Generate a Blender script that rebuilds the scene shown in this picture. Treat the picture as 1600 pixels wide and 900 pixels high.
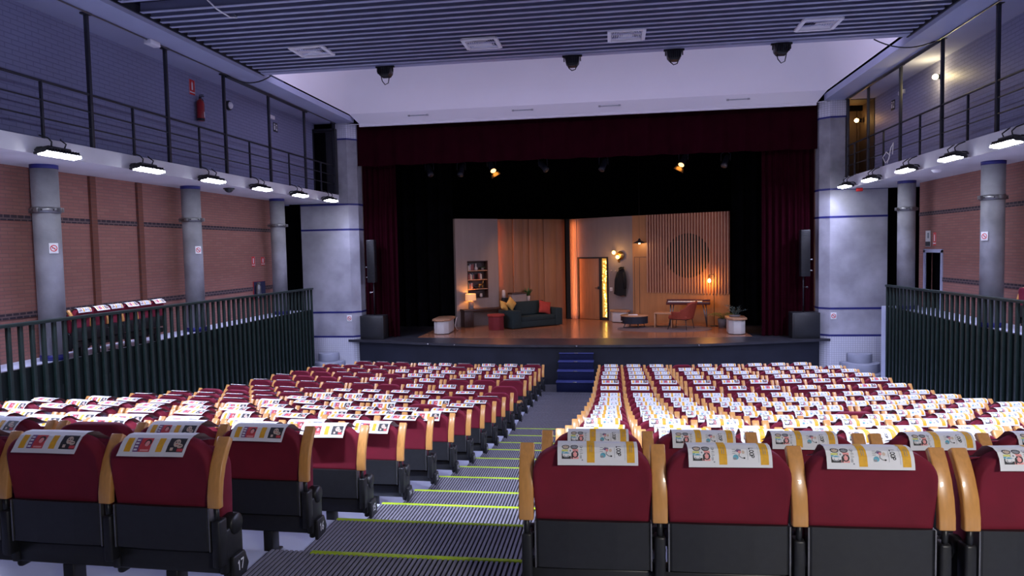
import bpy, bmesh, math, random
from mathutils import Vector, Matrix
random.seed(7)
for o in list(bpy.data.objects): bpy.data.objects.remove(o)
SC = bpy.context.scene
COL = SC.collection
PI = math.pi
CZ = 3.669                                   # eye height above the floor in front of the stage

# ------------------------------------------------------------------ camera, light, exposure
def make_camera():
    yaw, pitch, roll = [math.radians(a) for a in (8.302, 3.136, 1.181)]
    cy, sy, cp, sp = math.cos(yaw), math.sin(yaw), math.cos(pitch), math.sin(pitch)
    f = Vector((-sy*cp, cy*cp, -sp)); r = Vector((cy, sy, 0)); u = r.cross(f)
    cr, sr = math.cos(roll), math.sin(roll)
    r2 = cr*r - sr*u; u2 = cr*u + sr*r
    cam = bpy.data.cameras.new('camera'); o = bpy.data.objects.new('camera', cam); COL.objects.link(o)
    m = Matrix((r2, u2, -f)).transposed().to_4x4(); m.translation = Vector((0, 0, CZ)); o.matrix_world = m
    cam.sensor_fit = 'HORIZONTAL'; cam.sensor_width = 36.0; cam.lens = 1090/1600*36.0
    cam.clip_start = 0.05; cam.clip_end = 200
    SC.camera = o
make_camera()
SC.view_settings.view_transform = 'Standard'; SC.view_settings.look = 'None'
SC.view_settings.gamma = 1.0; SC.view_settings.use_curve_mapping = False
SC.view_settings.exposure = 0.0
W = bpy.data.worlds.new('world'); SC.world = W; W.use_nodes = True
W.node_tree.nodes['Background'].inputs[0].default_value = (0.30, 0.30, 0.75, 1)
W.node_tree.nodes['Background'].inputs[1].default_value = 0.10

LED_COL = (0.60, 0.63, 1.0)
LED_W = 74.0
HOUSE_W = 165.0
WARM = (1.0, 0.50, 0.20)
def area(name, loc, aim, sx, sy, w, col, spread=PI):
    l = bpy.data.lights.new(name, 'AREA'); l.shape = 'RECTANGLE'; l.size = sx; l.size_y = sy
    l.energy = w; l.color = col; l.spread = spread
    o = bpy.data.objects.new(name, l); COL.objects.link(o); o.location = loc
    o.rotation_euler = (Vector(aim)-Vector(loc)).to_track_quat('-Z', 'Y').to_euler()
    return o
def spot(name, loc, aim, w, col, deg, blend=0.6, rad=0.08):
    l = bpy.data.lights.new(name, 'SPOT'); l.energy = w; l.color = col; l.spot_size = math.radians(deg)
    l.spot_blend = blend; l.shadow_soft_size = rad
    o = bpy.data.objects.new(name, l); COL.objects.link(o); o.location = loc
    o.rotation_euler = (Vector(aim)-Vector(loc)).to_track_quat('-Z', 'Y').to_euler()
    return o
def point(name, loc, w, col, rad=0.05):
    l = bpy.data.lights.new(name, 'POINT'); l.energy = w; l.color = col; l.shadow_soft_size = rad
    o = bpy.data.objects.new(name, l); COL.objects.link(o); o.location = loc
    return o
# house light behind the camera, stage spots in the fly
area('rear_house_light', (2.6, -1.6, 4.7), (1.6, 3.2, 1.4), 0.9, 0.4, 58, (1.0, 0.95, 0.88), math.radians(110))
for x_ in (-5.2, -1.2, 2.8):                       # floodlights above the rear balcony, shining over its edge
    area('balcony_floodlight', (x_, 2.4, 7.3), (x_, 5.6, 1.8), 0.8, 0.14, HOUSE_W, (0.74, 0.78, 1.0), math.radians(104))
area('cove_fill', (-0.95, 14.6, 7.95), (-0.95, 19.4, 8.1), 12.4, 0.12, 105, (0.70, 0.64, 1.0))  # added fill behind the fascia to brighten the white cove, no known lamp
spot('stage_spot', (-3.62, 21.0, 5.9), (-2.6, 24.4, 1.8), 210, WARM, 56)
spot('stage_spot', (2.06, 21.0, 5.85), (2.0, 22.4, 1.2), 170, WARM, 56)
spot('stage_spot', (-1.2, 20.4, 6.0), (-0.3, 23.6, 1.6), 110, (1.0, 0.56, 0.36), 70)
spot('stage_spot', (-5.6, 20.4, 6.0), (-4.6, 23.2, 2.6), 55, (1.0, 0.74, 0.66), 60)
spot('stage_spot', (3.3, 20.4, 6.0), (1.6, 23.6, 3.4), 75, (1.0, 0.70, 0.62), 64)

# ------------------------------------------------------------------ materials
def mat(name, col, rough=0.6, metal=0.0, spec=0.5, sheen=None, noise=None, bump=None, emit=None, coat=0.0, trans=0.0, alpha=None):
    """noise=(scale, amount[, (sx,sy,sz)]) colour variation ; bump=(scale,strength)"""
    m = bpy.data.materials.new(name); m.use_nodes = True
    nt = m.node_tree; b = nt.nodes['Principled BSDF']
    c = (*col, 1)
    b.inputs['Base Color'].default_value = c
    b.inputs['Roughness'].default_value = rough; b.inputs['Metallic'].default_value = metal
    b.inputs['Specular IOR Level'].default_value = spec
    b.inputs['Coat Weight'].default_value = coat
    b.inputs['Transmission Weight'].default_value = trans
    if sheen:
        b.inputs['Sheen Weight'].default_value = sheen[0]; b.inputs['Sheen Roughness'].default_value = sheen[1]
        b.inputs['Sheen Tint'].default_value = (*sheen[2], 1)
    if emit:
        b.inputs['Emission Color'].default_value = (*emit[0], 1); b.inputs['Emission Strength'].default_value = emit[1]
    tc = nt.nodes.new('ShaderNodeTexCoord')
    def mapped(scale):
        mp = nt.nodes.new('ShaderNodeMapping'); mp.inputs['Scale'].default_value = scale
        nt.links.new(tc.outputs['Object'], mp.inputs['Vector']); return mp
    if noise:
        mp = mapped(noise[2] if len(noise) > 2 else (1, 1, 1))
        n = nt.nodes.new('ShaderNodeTexNoise'); n.inputs['Scale'].default_value = noise[0]; n.inputs['Detail'].default_value = 6
        nt.links.new(mp.outputs[0], n.inputs['Vector'])
        r = nt.nodes.new('ShaderNodeValToRGB'); a = noise[1]
        r.color_ramp.elements[0].position = 0.3; r.color_ramp.elements[1].position = 0.7
        r.color_ramp.elements[0].color = (*[x*(1-a) for x in col], 1)
        r.color_ramp.elements[1].color = (*[min(1, x*(1+a)) for x in col], 1)
        nt.links.new(n.outputs['Fac'], r.inputs['Fac']); nt.links.new(r.outputs['Color'], b.inputs['Base Color'])
    if bump:
        n = nt.nodes.new('ShaderNodeTexNoise'); n.inputs['Scale'].default_value = bump[0]; n.inputs['Detail'].default_value = 4
        nt.links.new(tc.outputs['Object'], n.inputs['Vector'])
        bp = nt.nodes.new('ShaderNodeBump'); bp.inputs['Strength'].default_value = bump[1]; bp.inputs['Distance'].default_value = 0.02
        nt.links.new(n.outputs['Fac'], bp.inputs['Height']); nt.links.new(bp.outputs[0], b.inputs['Normal'])
    return m
def brick_mat(name, c1, c2, mortar, bw, bh, ms, plane='YZ', rough=0.8, bump=0.4, spec=0.3, offset=0.5):
    m = bpy.data.materials.new(name); m.use_nodes = True; nt = m.node_tree; b = nt.nodes['Principled BSDF']
    b.inputs['Roughness'].default_value = rough; b.inputs['Specular IOR Level'].default_value = spec
    tc = nt.nodes.new('ShaderNodeTexCoord'); sx = nt.nodes.new('ShaderNodeSeparateXYZ'); cx = nt.nodes.new('ShaderNodeCombineXYZ')
    nt.links.new(tc.outputs['Object'], sx.inputs[0])
    nt.links.new(sx.outputs[plane[0]], cx.inputs[0]); nt.links.new(sx.outputs[plane[1]], cx.inputs[1])
    t = nt.nodes.new('ShaderNodeTexBrick'); nt.links.new(cx.outputs[0], t.inputs['Vector'])
    t.offset = offset
    t.inputs['Color1'].default_value = (*c1, 1); t.inputs['Color2'].default_value = (*c2, 1); t.inputs['Mortar'].default_value = (*mortar, 1)
    t.inputs['Scale'].default_value = 1.0; t.inputs['Brick Width'].default_value = bw; t.inputs['Row Height'].default_value = bh
    t.inputs['Mortar Size'].default_value = ms; t.inputs['Mortar Smooth'].default_value = 0.2
    nt.links.new(t.outputs['Color'], b.inputs['Base Color'])
    bp = nt.nodes.new('ShaderNodeBump'); bp.inputs['Strength'].default_value = bump; bp.inputs['Distance'].default_value = 0.01; bp.invert = True
    nt.links.new(t.outputs['Fac'], bp.inputs['Height']); nt.links.new(bp.outputs[0], b.inputs['Normal'])
    return m
M = {}
M['velvet'] = mat('burgundy velvet', (0.165, 0.003, 0.019), 0.85, sheen=(0.22, 0.4, (0.9, 0.08, 0.30)), noise=(9, 0.12))
M['black'] = mat('black plastic', (0.016, 0.017, 0.020), 0.42, noise=(30, 0.15))
M['dmetal'] = mat('dark painted metal', (0.020, 0.021, 0.024), 0.4, 0.3, noise=(20, 0.2))
M['gmetal'] = mat('grey metal', (0.22, 0.22, 0.23), 0.35, 0.8, noise=(20, 0.1))
M['chrome'] = mat('bright metal', (0.65, 0.65, 0.66), 0.25, 1.0, noise=(20, 0.05))
M['beech'] = mat('beech wood', (0.63, 0.305, 0.088), 0.30, noise=(5, 0.10, (14, 14, 1.0)), coat=0.25)
M['paper'] = mat('white paper', (0.80, 0.81, 0.83), 0.65, noise=(4, 0.02))
M['pyel'] = mat('orange print', (0.80, 0.42, 0.02), 0.65, noise=(60, 0.08))
M['pblk'] = mat('black print', (0.03, 0.03, 0.035), 0.65, noise=(60, 0.2))
M['pgry'] = mat('grey print', (0.28, 0.30, 0.33), 0.65, noise=(60, 0.2))
M['pred'] = mat('red print', (0.62, 0.06, 0.07), 0.65, noise=(60, 0.15))
M['pink'] = mat('pink print', (0.85, 0.35, 0.34), 0.65, noise=(60, 0.1))
M['pteal'] = mat('teal print', (0.12, 0.42, 0.55), 0.65, noise=(60, 0.2))
M['plime'] = mat('lime print', (0.70, 0.72, 0.20), 0.65, noise=(60, 0.1))
M['pviolet'] = mat('violet print', (0.18, 0.08, 0.24), 0.65, noise=(60, 0.1))
M['pskin'] = mat('beige print', (0.62, 0.50, 0.40), 0.65, noise=(60, 0.15))
M['floor'] = mat('pale painted floor', (0.60, 0.65, 0.80), 0.45, noise=(1.5, 0.06))
M['matbase'] = mat('mat groove', (0.014, 0.014, 0.018), 0.8, noise=(20, 0.2))
M['matrib'] = mat('mat rib', (0.23, 0.228, 0.275), 0.55, noise=(20, 0.1))
M['nosing'] = mat('yellow green nosing', (0.50, 0.72, 0.03), 0.5, noise=(20, 0.08))
M['concrete'] = mat('concrete', (0.25, 0.25, 0.275), 0.75, noise=(2.2, 0.30), bump=(25, 0.12))
M['pier'] = mat('pier concrete', (0.36, 0.36, 0.41), 0.7, noise=(1.6, 0.24), bump=(25, 0.12))
M['slab'] = mat('painted concrete', (0.68, 0.67, 0.69), 0.7, noise=(1.2, 0.10), bump=(12, 0.10))
M['soffit'] = mat('grey plaster', (0.42, 0.45, 0.62), 0.8, noise=(1.0, 0.05))
M['white'] = mat('white plaster', (0.84, 0.82, 0.85), 0.8, noise=(0.6, 0.02))
M['bluep'] = mat('blue paint band', (0.012, 0.014, 0.15), 0.5, noise=(10, 0.2))
M['brick'] = brick_mat('red brick', (0.33, 0.150, 0.125), (0.29, 0.125, 0.105), (0.23, 0.125, 0.11), 0.25, 0.058, 0.008)
M['brickd'] = brick_mat('dark glazed brick', (0.05, 0.035, 0.045), (0.03, 0.022, 0.035), (0.15, 0.10, 0.10), 0.13, 0.09, 0.012)
M['brickshade'] = brick_mat('shaded brick', (0.19, 0.070, 0.048), (0.16, 0.058, 0.04), (0.13, 0.06, 0.05), 0.25, 0.058, 0.008)  # red brick darkened: shade on the turned pilaster faces put into the colour
M['gbrick'] = brick_mat('grey painted brick', (0.27, 0.28, 0.43), (0.255, 0.265, 0.41), (0.20, 0.205, 0.32), 0.25, 0.075, 0.008, rough=0.5, bump=0.5)
M['tile'] = brick_mat('white mosaic tile', (0.62, 0.63, 0.70), (0.59, 0.60, 0.68), (0.42, 0.43, 0.50), 0.06, 0.06, 0.006, plane='XZ', rough=0.3, offset=0.0)
M['baffle'] = mat('grey baffle', (0.16, 0.168, 0.28), 0.6, noise=(3, 0.08))  # shade on the slat faces put into a darker colour
M['underlit'] = mat('pale slat flange', (0.40, 0.42, 0.58), 0.5, noise=(3, 0.06))  # light on the slat undersides put into a paler colour
M['lobby'] = mat('dark lobby paint', (0.05, 0.035, 0.03), 0.7, noise=(3, 0.2))
M['pianored'] = mat('dark red lacquer', (0.085, 0.012, 0.010), 0.4, noise=(10, 0.1))
M['palestep'] = mat('pale grey blue paint', (0.33, 0.35, 0.43), 0.6, noise=(4, 0.08))
M['frontmat'] = mat('grey front carpet', (0.075, 0.074, 0.09), 0.8, noise=(20, 0.15))
M['void'] = mat('dark void', (0.014, 0.016, 0.06), 0.9, noise=(2, 0.2))
M['fence'] = mat('dark green paint', (0.008, 0.019, 0.016), 0.5, spec=0.35, noise=(8, 0.2))
M['fpanel'] = mat('black green panel', (0.005, 0.010, 0.009), 0.55, spec=0.3, noise=(3, 0.25))
M['rail'] = mat('dark railing paint', (0.022, 0.024, 0.034), 0.45, noise=(10, 0.15))
M['curtain'] = mat('burgundy curtain', (0.019, 0.0006, 0.004), 0.95, spec=0.05, noise=(3, 0.15))
M['drape'] = mat('black drape', (0.0035, 0.0035, 0.0045), 1.0, spec=0.0, noise=(3, 0.3))
M['stagefront'] = mat('dark stage front', (0.012, 0.014, 0.024), 0.6, spec=0.3, noise=(2, 0.2))
M['stagelip'] = mat('dark stage paint', (0.028, 0.028, 0.036), 0.40, noise=(3, 0.25))
M['step'] = mat('navy carpet', (0.006, 0.009, 0.042), 0.8, spec=0.2, noise=(30, 0.2))
M['stepn'] = mat('blue nosing', (0.04, 0.05, 0.19), 0.5, noise=(30, 0.1))
M['signred'] = mat('sign red', (0.62, 0.02, 0.02), 0.5, noise=(30, 0.08))
M['signwhite'] = mat('sign white', (0.80, 0.80, 0.80), 0.5, noise=(30, 0.04))
M['extred'] = mat('extinguisher red', (0.35, 0.010, 0.012), 0.3, noise=(10, 0.1), coat=0.4)
M['led'] = mat('led lens', (1, 1, 1), 0.4, emit=((0.84, 0.88, 1.0), 45.0), noise=(2, 0.0))
M['bulbw'] = mat('warm bulb', (1, 0.8, 0.5), 0.4, emit=((1.0, 0.55, 0.16), 28.0), noise=(2, 0.0))
M['globe'] = mat('lit globe', (1, 0.85, 0.6), 0.4, emit=((1.0, 0.62, 0.16), 3.6), noise=(2, 0.0))
M['shade'] = mat('lit fabric shade', (0.85, 0.60, 0.35), 0.8, emit=((1.0, 0.36, 0.07), 0.55), noise=(30, 0.05))
M['ledor'] = mat('orange led strip', (1, 0.5, 0.2), 0.5, emit=((1.0, 0.24, 0.05), 2.5), noise=(2, 0.0))
M['fairy'] = mat('fairy bulbs', (1, 0.8, 0.4), 0.5, emit=((1.0, 0.66, 0.14), 9.0), noise=(2, 0.0))
M['glow'] = mat('lit window sheet', (0.8, 0.55, 0.15), 0.6, emit=((1.0, 0.52, 0.07), 0.32), noise=(14, 0.3))
M['spotlens'] = mat('lit spot lens', (1, 0.7, 0.4), 0.5, emit=((1.0, 0.52, 0.18), 3.5), noise=(2, 0.0))
M['setgrey'] = mat('grey set wall', (0.25, 0.20, 0.185), 0.8, noise=(2, 0.06, (3, 3, 0.3)))
M['setwood'] = mat('panelled set wood', (0.29, 0.135, 0.070), 0.55, noise=(2.5, 0.16, (3, 3, 0.25)))
M['setply'] = mat('amber plywood', (0.40, 0.175, 0.055), 0.55, noise=(3, 0.10, (3, 3, 0.3)))
M['setdoor'] = mat('door wood', (0.33, 0.14, 0.06), 0.45, noise=(3, 0.15, (5, 5, 0.4)))
M['slatw'] = mat('pale slat wood', (0.46, 0.25, 0.155), 0.55, noise=(4, 0.08, (6, 6, 0.4)))
M['slatb'] = mat('dark slat backing', (0.30, 0.11, 0.07), 0.9, noise=(4, 0.2))
M['stagewood'] = mat('stage parquet', (0.37, 0.15, 0.078), 0.24, noise=(3.5, 0.18, (4, 0.6, 1)), coat=0.15)
M['sofa'] = mat('dark teal upholstery', (0.006, 0.017, 0.018), 0.85, sheen=(0.03, 0.4, (0.3, 0.5, 0.5)), noise=(14, 0.15))
M['mustard'] = mat('mustard fabric', (0.62, 0.33, 0.07), 0.85, noise=(14, 0.12))
M['rust'] = mat('rust red fabric', (0.33, 0.030, 0.018), 0.85, noise=(14, 0.12))
M['ottred'] = mat('red ottoman fabric', (0.16, 0.010, 0.012), 0.8, noise=(14, 0.10))
M['dwood'] = mat('dark walnut', (0.055, 0.026, 0.018), 0.5, noise=(4, 0.2, (6, 1, 6)))
M['cream'] = mat('cream laminate', (0.52, 0.50, 0.48), 0.5, noise=(6, 0.04))
M['benchtop'] = mat('bench top wood', (0.42, 0.22, 0.12), 0.45, noise=(5, 0.12, (6, 2, 6)))
M['chairred'] = mat('brick red upholstery', (0.27, 0.040, 0.018), 0.75, noise=(16, 0.12))
M['leaf'] = mat('dark leaf', (0.06, 0.14, 0.045), 0.5, noise=(12, 0.3))
M['leafs'] = mat('silvery leaf', (0.10, 0.15, 0.13), 0.5, noise=(12, 0.25))
M['terrag'] = mat('grey pot', (0.16, 0.14, 0.14), 0.7, noise=(10, 0.1))
M['vase'] = mat('pale ceramic', (0.55, 0.46, 0.42), 0.4, noise=(10, 0.05))
M['rug'] = mat('mauve grey rug', (0.16, 0.115, 0.115), 0.95, noise=(20, 0.15))
M['coat'] = mat('black wool', (0.006, 0.006, 0.007), 0.95, noise=(20, 0.2))
M['brass'] = mat('brass', (0.45, 0.26, 0.08), 0.3, 0.9, noise=(10, 0.05))
for nm, c in dict(bk1=(0.30, 0.28, 0.30), bk2=(0.06, 0.05, 0.09), bk3=(0.18, 0.05, 0.05), bk4=(0.40, 0.36, 0.30), bk5=(0.05, 0.08, 0.10)).items():
    M[nm] = mat('book cover '+nm[-1], c, 0.6, noise=(20, 0.1))

# ------------------------------------------------------------------ mesh builder
class B:
    def __init__(s): s.bm = bmesh.new(); s.mi = 0
    def _f(s, vs, flat=True):
        try:
            f = s.bm.faces.new(vs); f.material_index = s.mi; f.smooth = not flat; return f
        except ValueError: return None
    def box(s, x0, x1, y0, y1, z0, z1, bev=0.0, M4=None, seg=2):
        t = bmesh.new()
        bmesh.ops.create_cube(t, size=1.0)
        for v in t.verts:
            v.co = Vector(((x0+x1)/2+v.co.x*(x1-x0), (y0+y1)/2+v.co.y*(y1-y0), (z0+z1)/2+v.co.z*(z1-z0)))
        if bev > 0: bmesh.ops.bevel(t, geom=list(t.edges), offset=bev, segments=seg, profile=0.5, affect='EDGES')
        s.merge(t, M4, smooth=bev > 0); return s
    def merge(s, t, M4=None, smooth=False):
        mp = {}
        for v in t.verts: mp[v] = s.bm.verts.new(M4 @ v.co if M4 else v.co)
        for f in t.faces: s._f([mp[v] for v in f.verts], not smooth)
        t.free()
    def quad(s, *p): s._f([s.bm.verts.new(Vector(q)) for q in p]); return s
    def poly(s, pts): s._f([s.bm.verts.new(Vector(q)) for q in pts]); return s
    def prism(s, pts, a, b, axis='Z', bev=0.0, M4=None, smooth=False):
        """closed outline pts (2D) extruded from a to b along an axis"""
        t = bmesh.new()
        def co(p, h):
            return {'Z': (p[0], p[1], h), 'Y': (p[0], h, p[1]), 'X': (h, p[0], p[1])}[axis]
        lo = [t.verts.new(co(p, a)) for p in pts]; hi = [t.verts.new(co(p, b)) for p in pts]
        n = len(pts)
        t.faces.new(lo); t.faces.new(hi[::-1])
        for i in range(n): t.faces.new((lo[i], hi[i], hi[(i+1) % n], lo[(i+1) % n]))
        bmesh.ops.recalc_face_normals(t, faces=list(t.faces))
        if bev > 0:
            caps = [e for e in t.edges if (e.verts[0] in lo and e.verts[1] in lo) or (e.verts[0] in hi and e.verts[1] in hi)] if n > 8 else list(t.edges)
            bmesh.ops.bevel(t, geom=caps, offset=bev, segments=2, profile=0.5, affect='EDGES')
        s.merge(t, M4, smooth=smooth or bev > 0); return s
    def tube(s, pts, r, n=8, cap=True):
        pts = [Vector(p) for p in pts]; rings = []
        rs = r if isinstance(r, (list, tuple)) else [r]*len(pts)
        up = None
        for i, p in enumerate(pts):
            d = (pts[min(i+1, len(pts)-1)]-pts[max(i-1, 0)]).normalized()
            if up is None: up = d.orthogonal().normalized()
            up = (up-d*up.dot(d)).normalized(); sd = d.cross(up)
            rings.append([s.bm.verts.new(p+(up*math.cos(2*PI*k/n)+sd*math.sin(2*PI*k/n))*rs[i]) for k in range(n)])
        for a, b in zip(rings, rings[1:]):
            for k in range(n): s._f([a[k], a[(k+1) % n], b[(k+1) % n], b[k]], False)
        if cap: s._f(rings[0][::-1]); s._f(rings[-1])
        return s
    def lathe(s, prof, c=(0, 0), n=20, M4=None, cap=True):
        """prof: list of (r,z)"""
        t = bmesh.new(); rings = []
        for r, z in prof:
            r = max(r, 1e-4)
            rings.append([t.verts.new((c[0]+r*math.cos(2*PI*k/n), c[1]+r*math.sin(2*PI*k/n), z)) for k in range(n)])
        for a, b in zip(rings, rings[1:]):
            for k in range(n): t.faces.new((a[k], a[(k+1) % n], b[(k+1) % n], b[k]))
        if cap: t.faces.new(rings[0][::-1]); t.faces.new(rings[-1])
        s.merge(t, M4, smooth=True); return s
    def ball(s, c, r, M4=None, sub=2):
        t = bmesh.new(); bmesh.ops.create_icosphere(t, subdivisions=sub, radius=1.0)
        rr = r if isinstance(r, (list, tuple)) else (r, r, r)
        for v in t.verts: v.co = Vector((c[0]+v.co.x*rr[0], c[1]+v.co.y*rr[1], c[2]+v.co.z*rr[2]))
        s.merge(t, M4, smooth=True); return s
    def grid(s, fn, nu, nv, flat=False, two=None):
        v = [[s.bm.verts.new(Vector(fn(i/nu, j/nv))) for j in range(nv+1)] for i in range(nu+1)]
        for i in range(nu):
            for j in range(nv): s._f([v[i][j], v[i+1][j], v[i+1][j+1], v[i][j+1]], flat)
        return s
    def mesh(s, name, mats):
        me = bpy.data.meshes.new(name)
        bmesh.ops.recalc_face_normals(s.bm, faces=list(s.bm.faces)) if not getattr(s, 'keep', False) else None
        s.bm.to_mesh(me); s.bm.free()
        for m in (mats if isinstance(mats, (list, tuple)) else [mats]): me.materials.append(M[m])
        return me
def smooth_angle(me):
    return me
def obj(name, b, mats, parent=None, label=None):
    me = b.mesh(name, mats) if isinstance(b, B) else b
    o = bpy.data.objects.new(name, me); COL.objects.link(o)
    if parent is not None: o.parent = parent
    if label: o['label'] = label
    return o
def thing(name, label, cat, loc=(0, 0, 0), rz=0.0, group=None):
    o = bpy.data.objects.new(name, None); COL.objects.link(o); o.empty_display_size = 0.1
    o.location = loc; o.rotation_euler = (0, 0, rz); o['label'] = label; o['category'] = cat
    if group: o['group'] = group
    return o
def tag(o, label, cat, group=None):
    o['label'] = label; o['category'] = cat
    if group: o['group'] = group
    return o
def struct(name, b, mats):
    o = obj(name, b, mats); o['kind'] = 'structure'; return o
def arc(cx, cy, r, a0, a1, n): return [(cx+r*math.cos(math.radians(a0+(a1-a0)*i/n)), cy+r*math.sin(math.radians(a0+(a1-a0)*i/n))) for i in range(n+1)]
NUM = ['', 'first', 'second', 'third', 'fourth', 'fifth', 'sixth', 'seventh', 'eighth', 'ninth', 'tenth', 'eleventh', 'twelfth', 'thirteenth', 'fourteenth', 'fifteenth', 'sixteenth', 'seventeenth']

# stroke lettering: unit box 0..1 x 0..1
GL = {
 'L': [[(0, 1), (0, 0), (.75, 0)]], 'O': [arc(.45, .5, .47, 0, 360, 14)], 'P': [[(0, 0), (0, 1), (.5, 1), (.75, .87), (.75, .63), (.5, .5), (0, .5)]],
 '0': [[(.35+.35*math.cos(a*PI/7), .5+.5*math.sin(a*PI/7)) for a in range(15)]],
 '1': [[(.1, .8), (.4, 1), (.4, 0)]], '2': [[(0, .8), (.2, 1), (.55, 1), (.7, .75), (0, 0), (.75, 0)]], '3': [[(0, 1), (.7, 1), (.3, .6), (.7, .35), (.55, 0), (0, .05)]],
 '4': [[(.55, 0), (.55, 1), (0, .3), (.75, .3)]], '5': [[(.7, 1), (.1, 1), (.05, .55), (.5, .6), (.72, .3), (.5, 0), (0, .05)]],
 '6': [[(.65, 1), (.2, .7), (0, .3), (.2, 0), (.5, 0), (.7, .25), (.5, .5), (.1, .45)]], '7': [[(0, 1), (.75, 1), (.25, 0)]],
 '8': [[(.35+.3*math.cos(a*PI/6), .75+.25*math.sin(a*PI/6)) for a in range(13)], [(.35+.36*math.cos(a*PI/6), .25+.25*math.sin(a*PI/6)) for a in range(13)]],
 '9': [[(.05, 0), (.5, .2), (.7, .7), (.5, 1), (.2, 1), (0, .75), (.2, .5), (.65, .55)]],
 'r': [[(.1, 0), (.1, .6), (.15, .5), (.5, .62)]], 't': [[(.3, .95), (.3, .1), (.55, 0)], [(.05, .6), (.6, .6)]], 'i': [[(.2, 0), (.2, .6)], [(.2, .78), (.2, .86)]],
 'f': [[(.55, 1), (.3, .9), (.25, 0)], [(.05, .55), (.5, .55)]], 'l': [[(.2, 0), (.2, 1)]], 'a': [arc(.3, .3, .28, 0, 360, 10), [(.58, .6), (.58, 0)]], 's': [[(.55, .55), (.2, .6), (.1, .42), (.5, .22), (.4, 0), (.05, .05)]],
}
def stroke_quads(text, adv, w):
    """list of 2D quads for a line of text, height 1"""
    q = []; x = 0.0
    for ch in text:
        for pl in GL.get(ch, []):
            for a, b in zip(pl, pl[1:]):
                ax, ay, bx, by = a[0]+x, a[1], b[0]+x, b[1]
                d = math.hypot(bx-ax, by-ay) or 1; nx, ny = -(by-ay)/d*w/2, (bx-ax)/d*w/2
                ex, ey = (bx-ax)/d*w*.3, (by-ay)/d*w*.3
                q.append([(ax-ex+nx, ay-ey+ny), (ax-ex-nx, ay-ey-ny), (bx+ex-nx, by+ey-ny), (bx+ex+nx, by+ey+ny)])
        x += adv
    return q, x
# ------------------------------------------------------------------ the room
ZA = [-0.823,-1.004,-1.227,-1.434,-1.601,-1.777,-1.945,-2.09,-2.238,-2.367,-2.482,-2.545,-2.606,-2.678,-2.752,-2.828,-2.889]
NR = 17
ZF = [CZ+z-0.78 for z in ZA]                 # floor height of each seating row
PITCH = 0.8973
AX_R, AX_L = -0.375, -1.772                  # aisle armrests of the right and left block
T1, T2, T3 = [math.tan(math.radians(a)) for a in (1.5, 5.0, 8.5)]
def yoff(x):
    d = x-AX_R if x > AX_R else (AX_L-x if x < AX_L else 0)
    o = min(d, 1.69)*T1
    if d > 1.69: o += (min(d, 3.42)-1.69)*T2
    if d > 3.42: o += (d-3.42)*T3
    return o
XS = [-8.5, -5.19, -3.46, AX_L, -1.07, AX_R, 1.315, 3.045, 6.6]
def nose(k): return 2.93+PITCH*k+0.53        # front edge of tread k (0 = nearest)
PL_Z = 2.069
LX, RX = -8.5, 6.6                           # edges of the raised side aisles
b = B(); b.keep = True
for k in range(NR):
    y0 = (lambda x, kk=k: nose(kk-1)+yoff(x)) if k else (lambda x: -4.0)
    y1 = (lambda x, kk=k: nose(kk)+yoff(x)) if k < NR-1 else (lambda x: 21.0)
    z = ZF[k]; zn = ZF[k+1] if k < NR-1 else z
    for xa, xb in zip(XS, XS[1:]):
        b.quad((xa, y0(xa), z), (xb, y0(xb), z), (xb, y1(xb), z), (xa, y1(xa), z))
        if k < NR-1: b.quad((xa, y1(xa), zn), (xa, y1(xa), z), (xb, y1(xb), z), (xb, y1(xb), zn))
struct('floor', b, 'floor')
for sd, x0, x1 in (('left', -9.9, LX-0.06), ('right', RX+0.06, 8.2)):
    b = B(); b.box(x0, x1, -4, 18.64, -0.1, PL_Z); struct('floor', b, 'floor')
# brick side walls, upper painted walls
WLX, WRX = -9.3, 7.45
b = B(); b.box(WLX-0.3, WLX, -4, 18.6, PL_Z-0.2, 5.16); struct('wall_left', b, 'brick')
b = B(); b.box(WRX, WRX+0.3, -4, 17.25, PL_Z-0.2, 5.1); b.box(WRX, WRX+0.3, 18.05, 18.45, PL_Z-0.2, 5.1); b.box(WRX, WRX+0.3, 17.25, 18.05, 3.42, 5.1); struct('wall_right', b, 'brick')
GLX, GRX = -8.68, 6.84
b = B(); b.box(GLX-0.9, GLX, -4, 19.75, 5.30, 7.75); struct('wall_upper_left', b, 'gbrick')
b = B(); b.box(GRX, GRX+1.2, -4, 19.75, 5.30, 7.75); struct('wall_upper_right', b, 'gbrick')
n = 0
def trim(bx, m):
    global n
    n += 1; return struct('trim_%d' % n, bx, m)
for zz in (4.33, 2.79):
    b = B(); b.box(WLX-0.01, WLX+0.012, -4, 18.6, zz-0.045, zz+0.045); trim(b, 'brickd')
    b = B(); b.box(WRX-0.012, WRX+0.01, -4, 17.2 if zz < 3 else 18.45, zz-0.045, zz+0.045); trim(b, 'brickd')
for k in range(-6, 3):
    b = B(); y = 10.1+1.26*k; b.box(WLX-0.01, WLX+0.05, y, y+0.14, PL_Z, 5.14); trim(b, 'brickshade')
for y in (14.75, 13.3):
    b = B(); b.box(WRX-0.05, WRX+0.01, y, y+0.14, PL_Z, 5.08); trim(b, 'brickshade')
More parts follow.
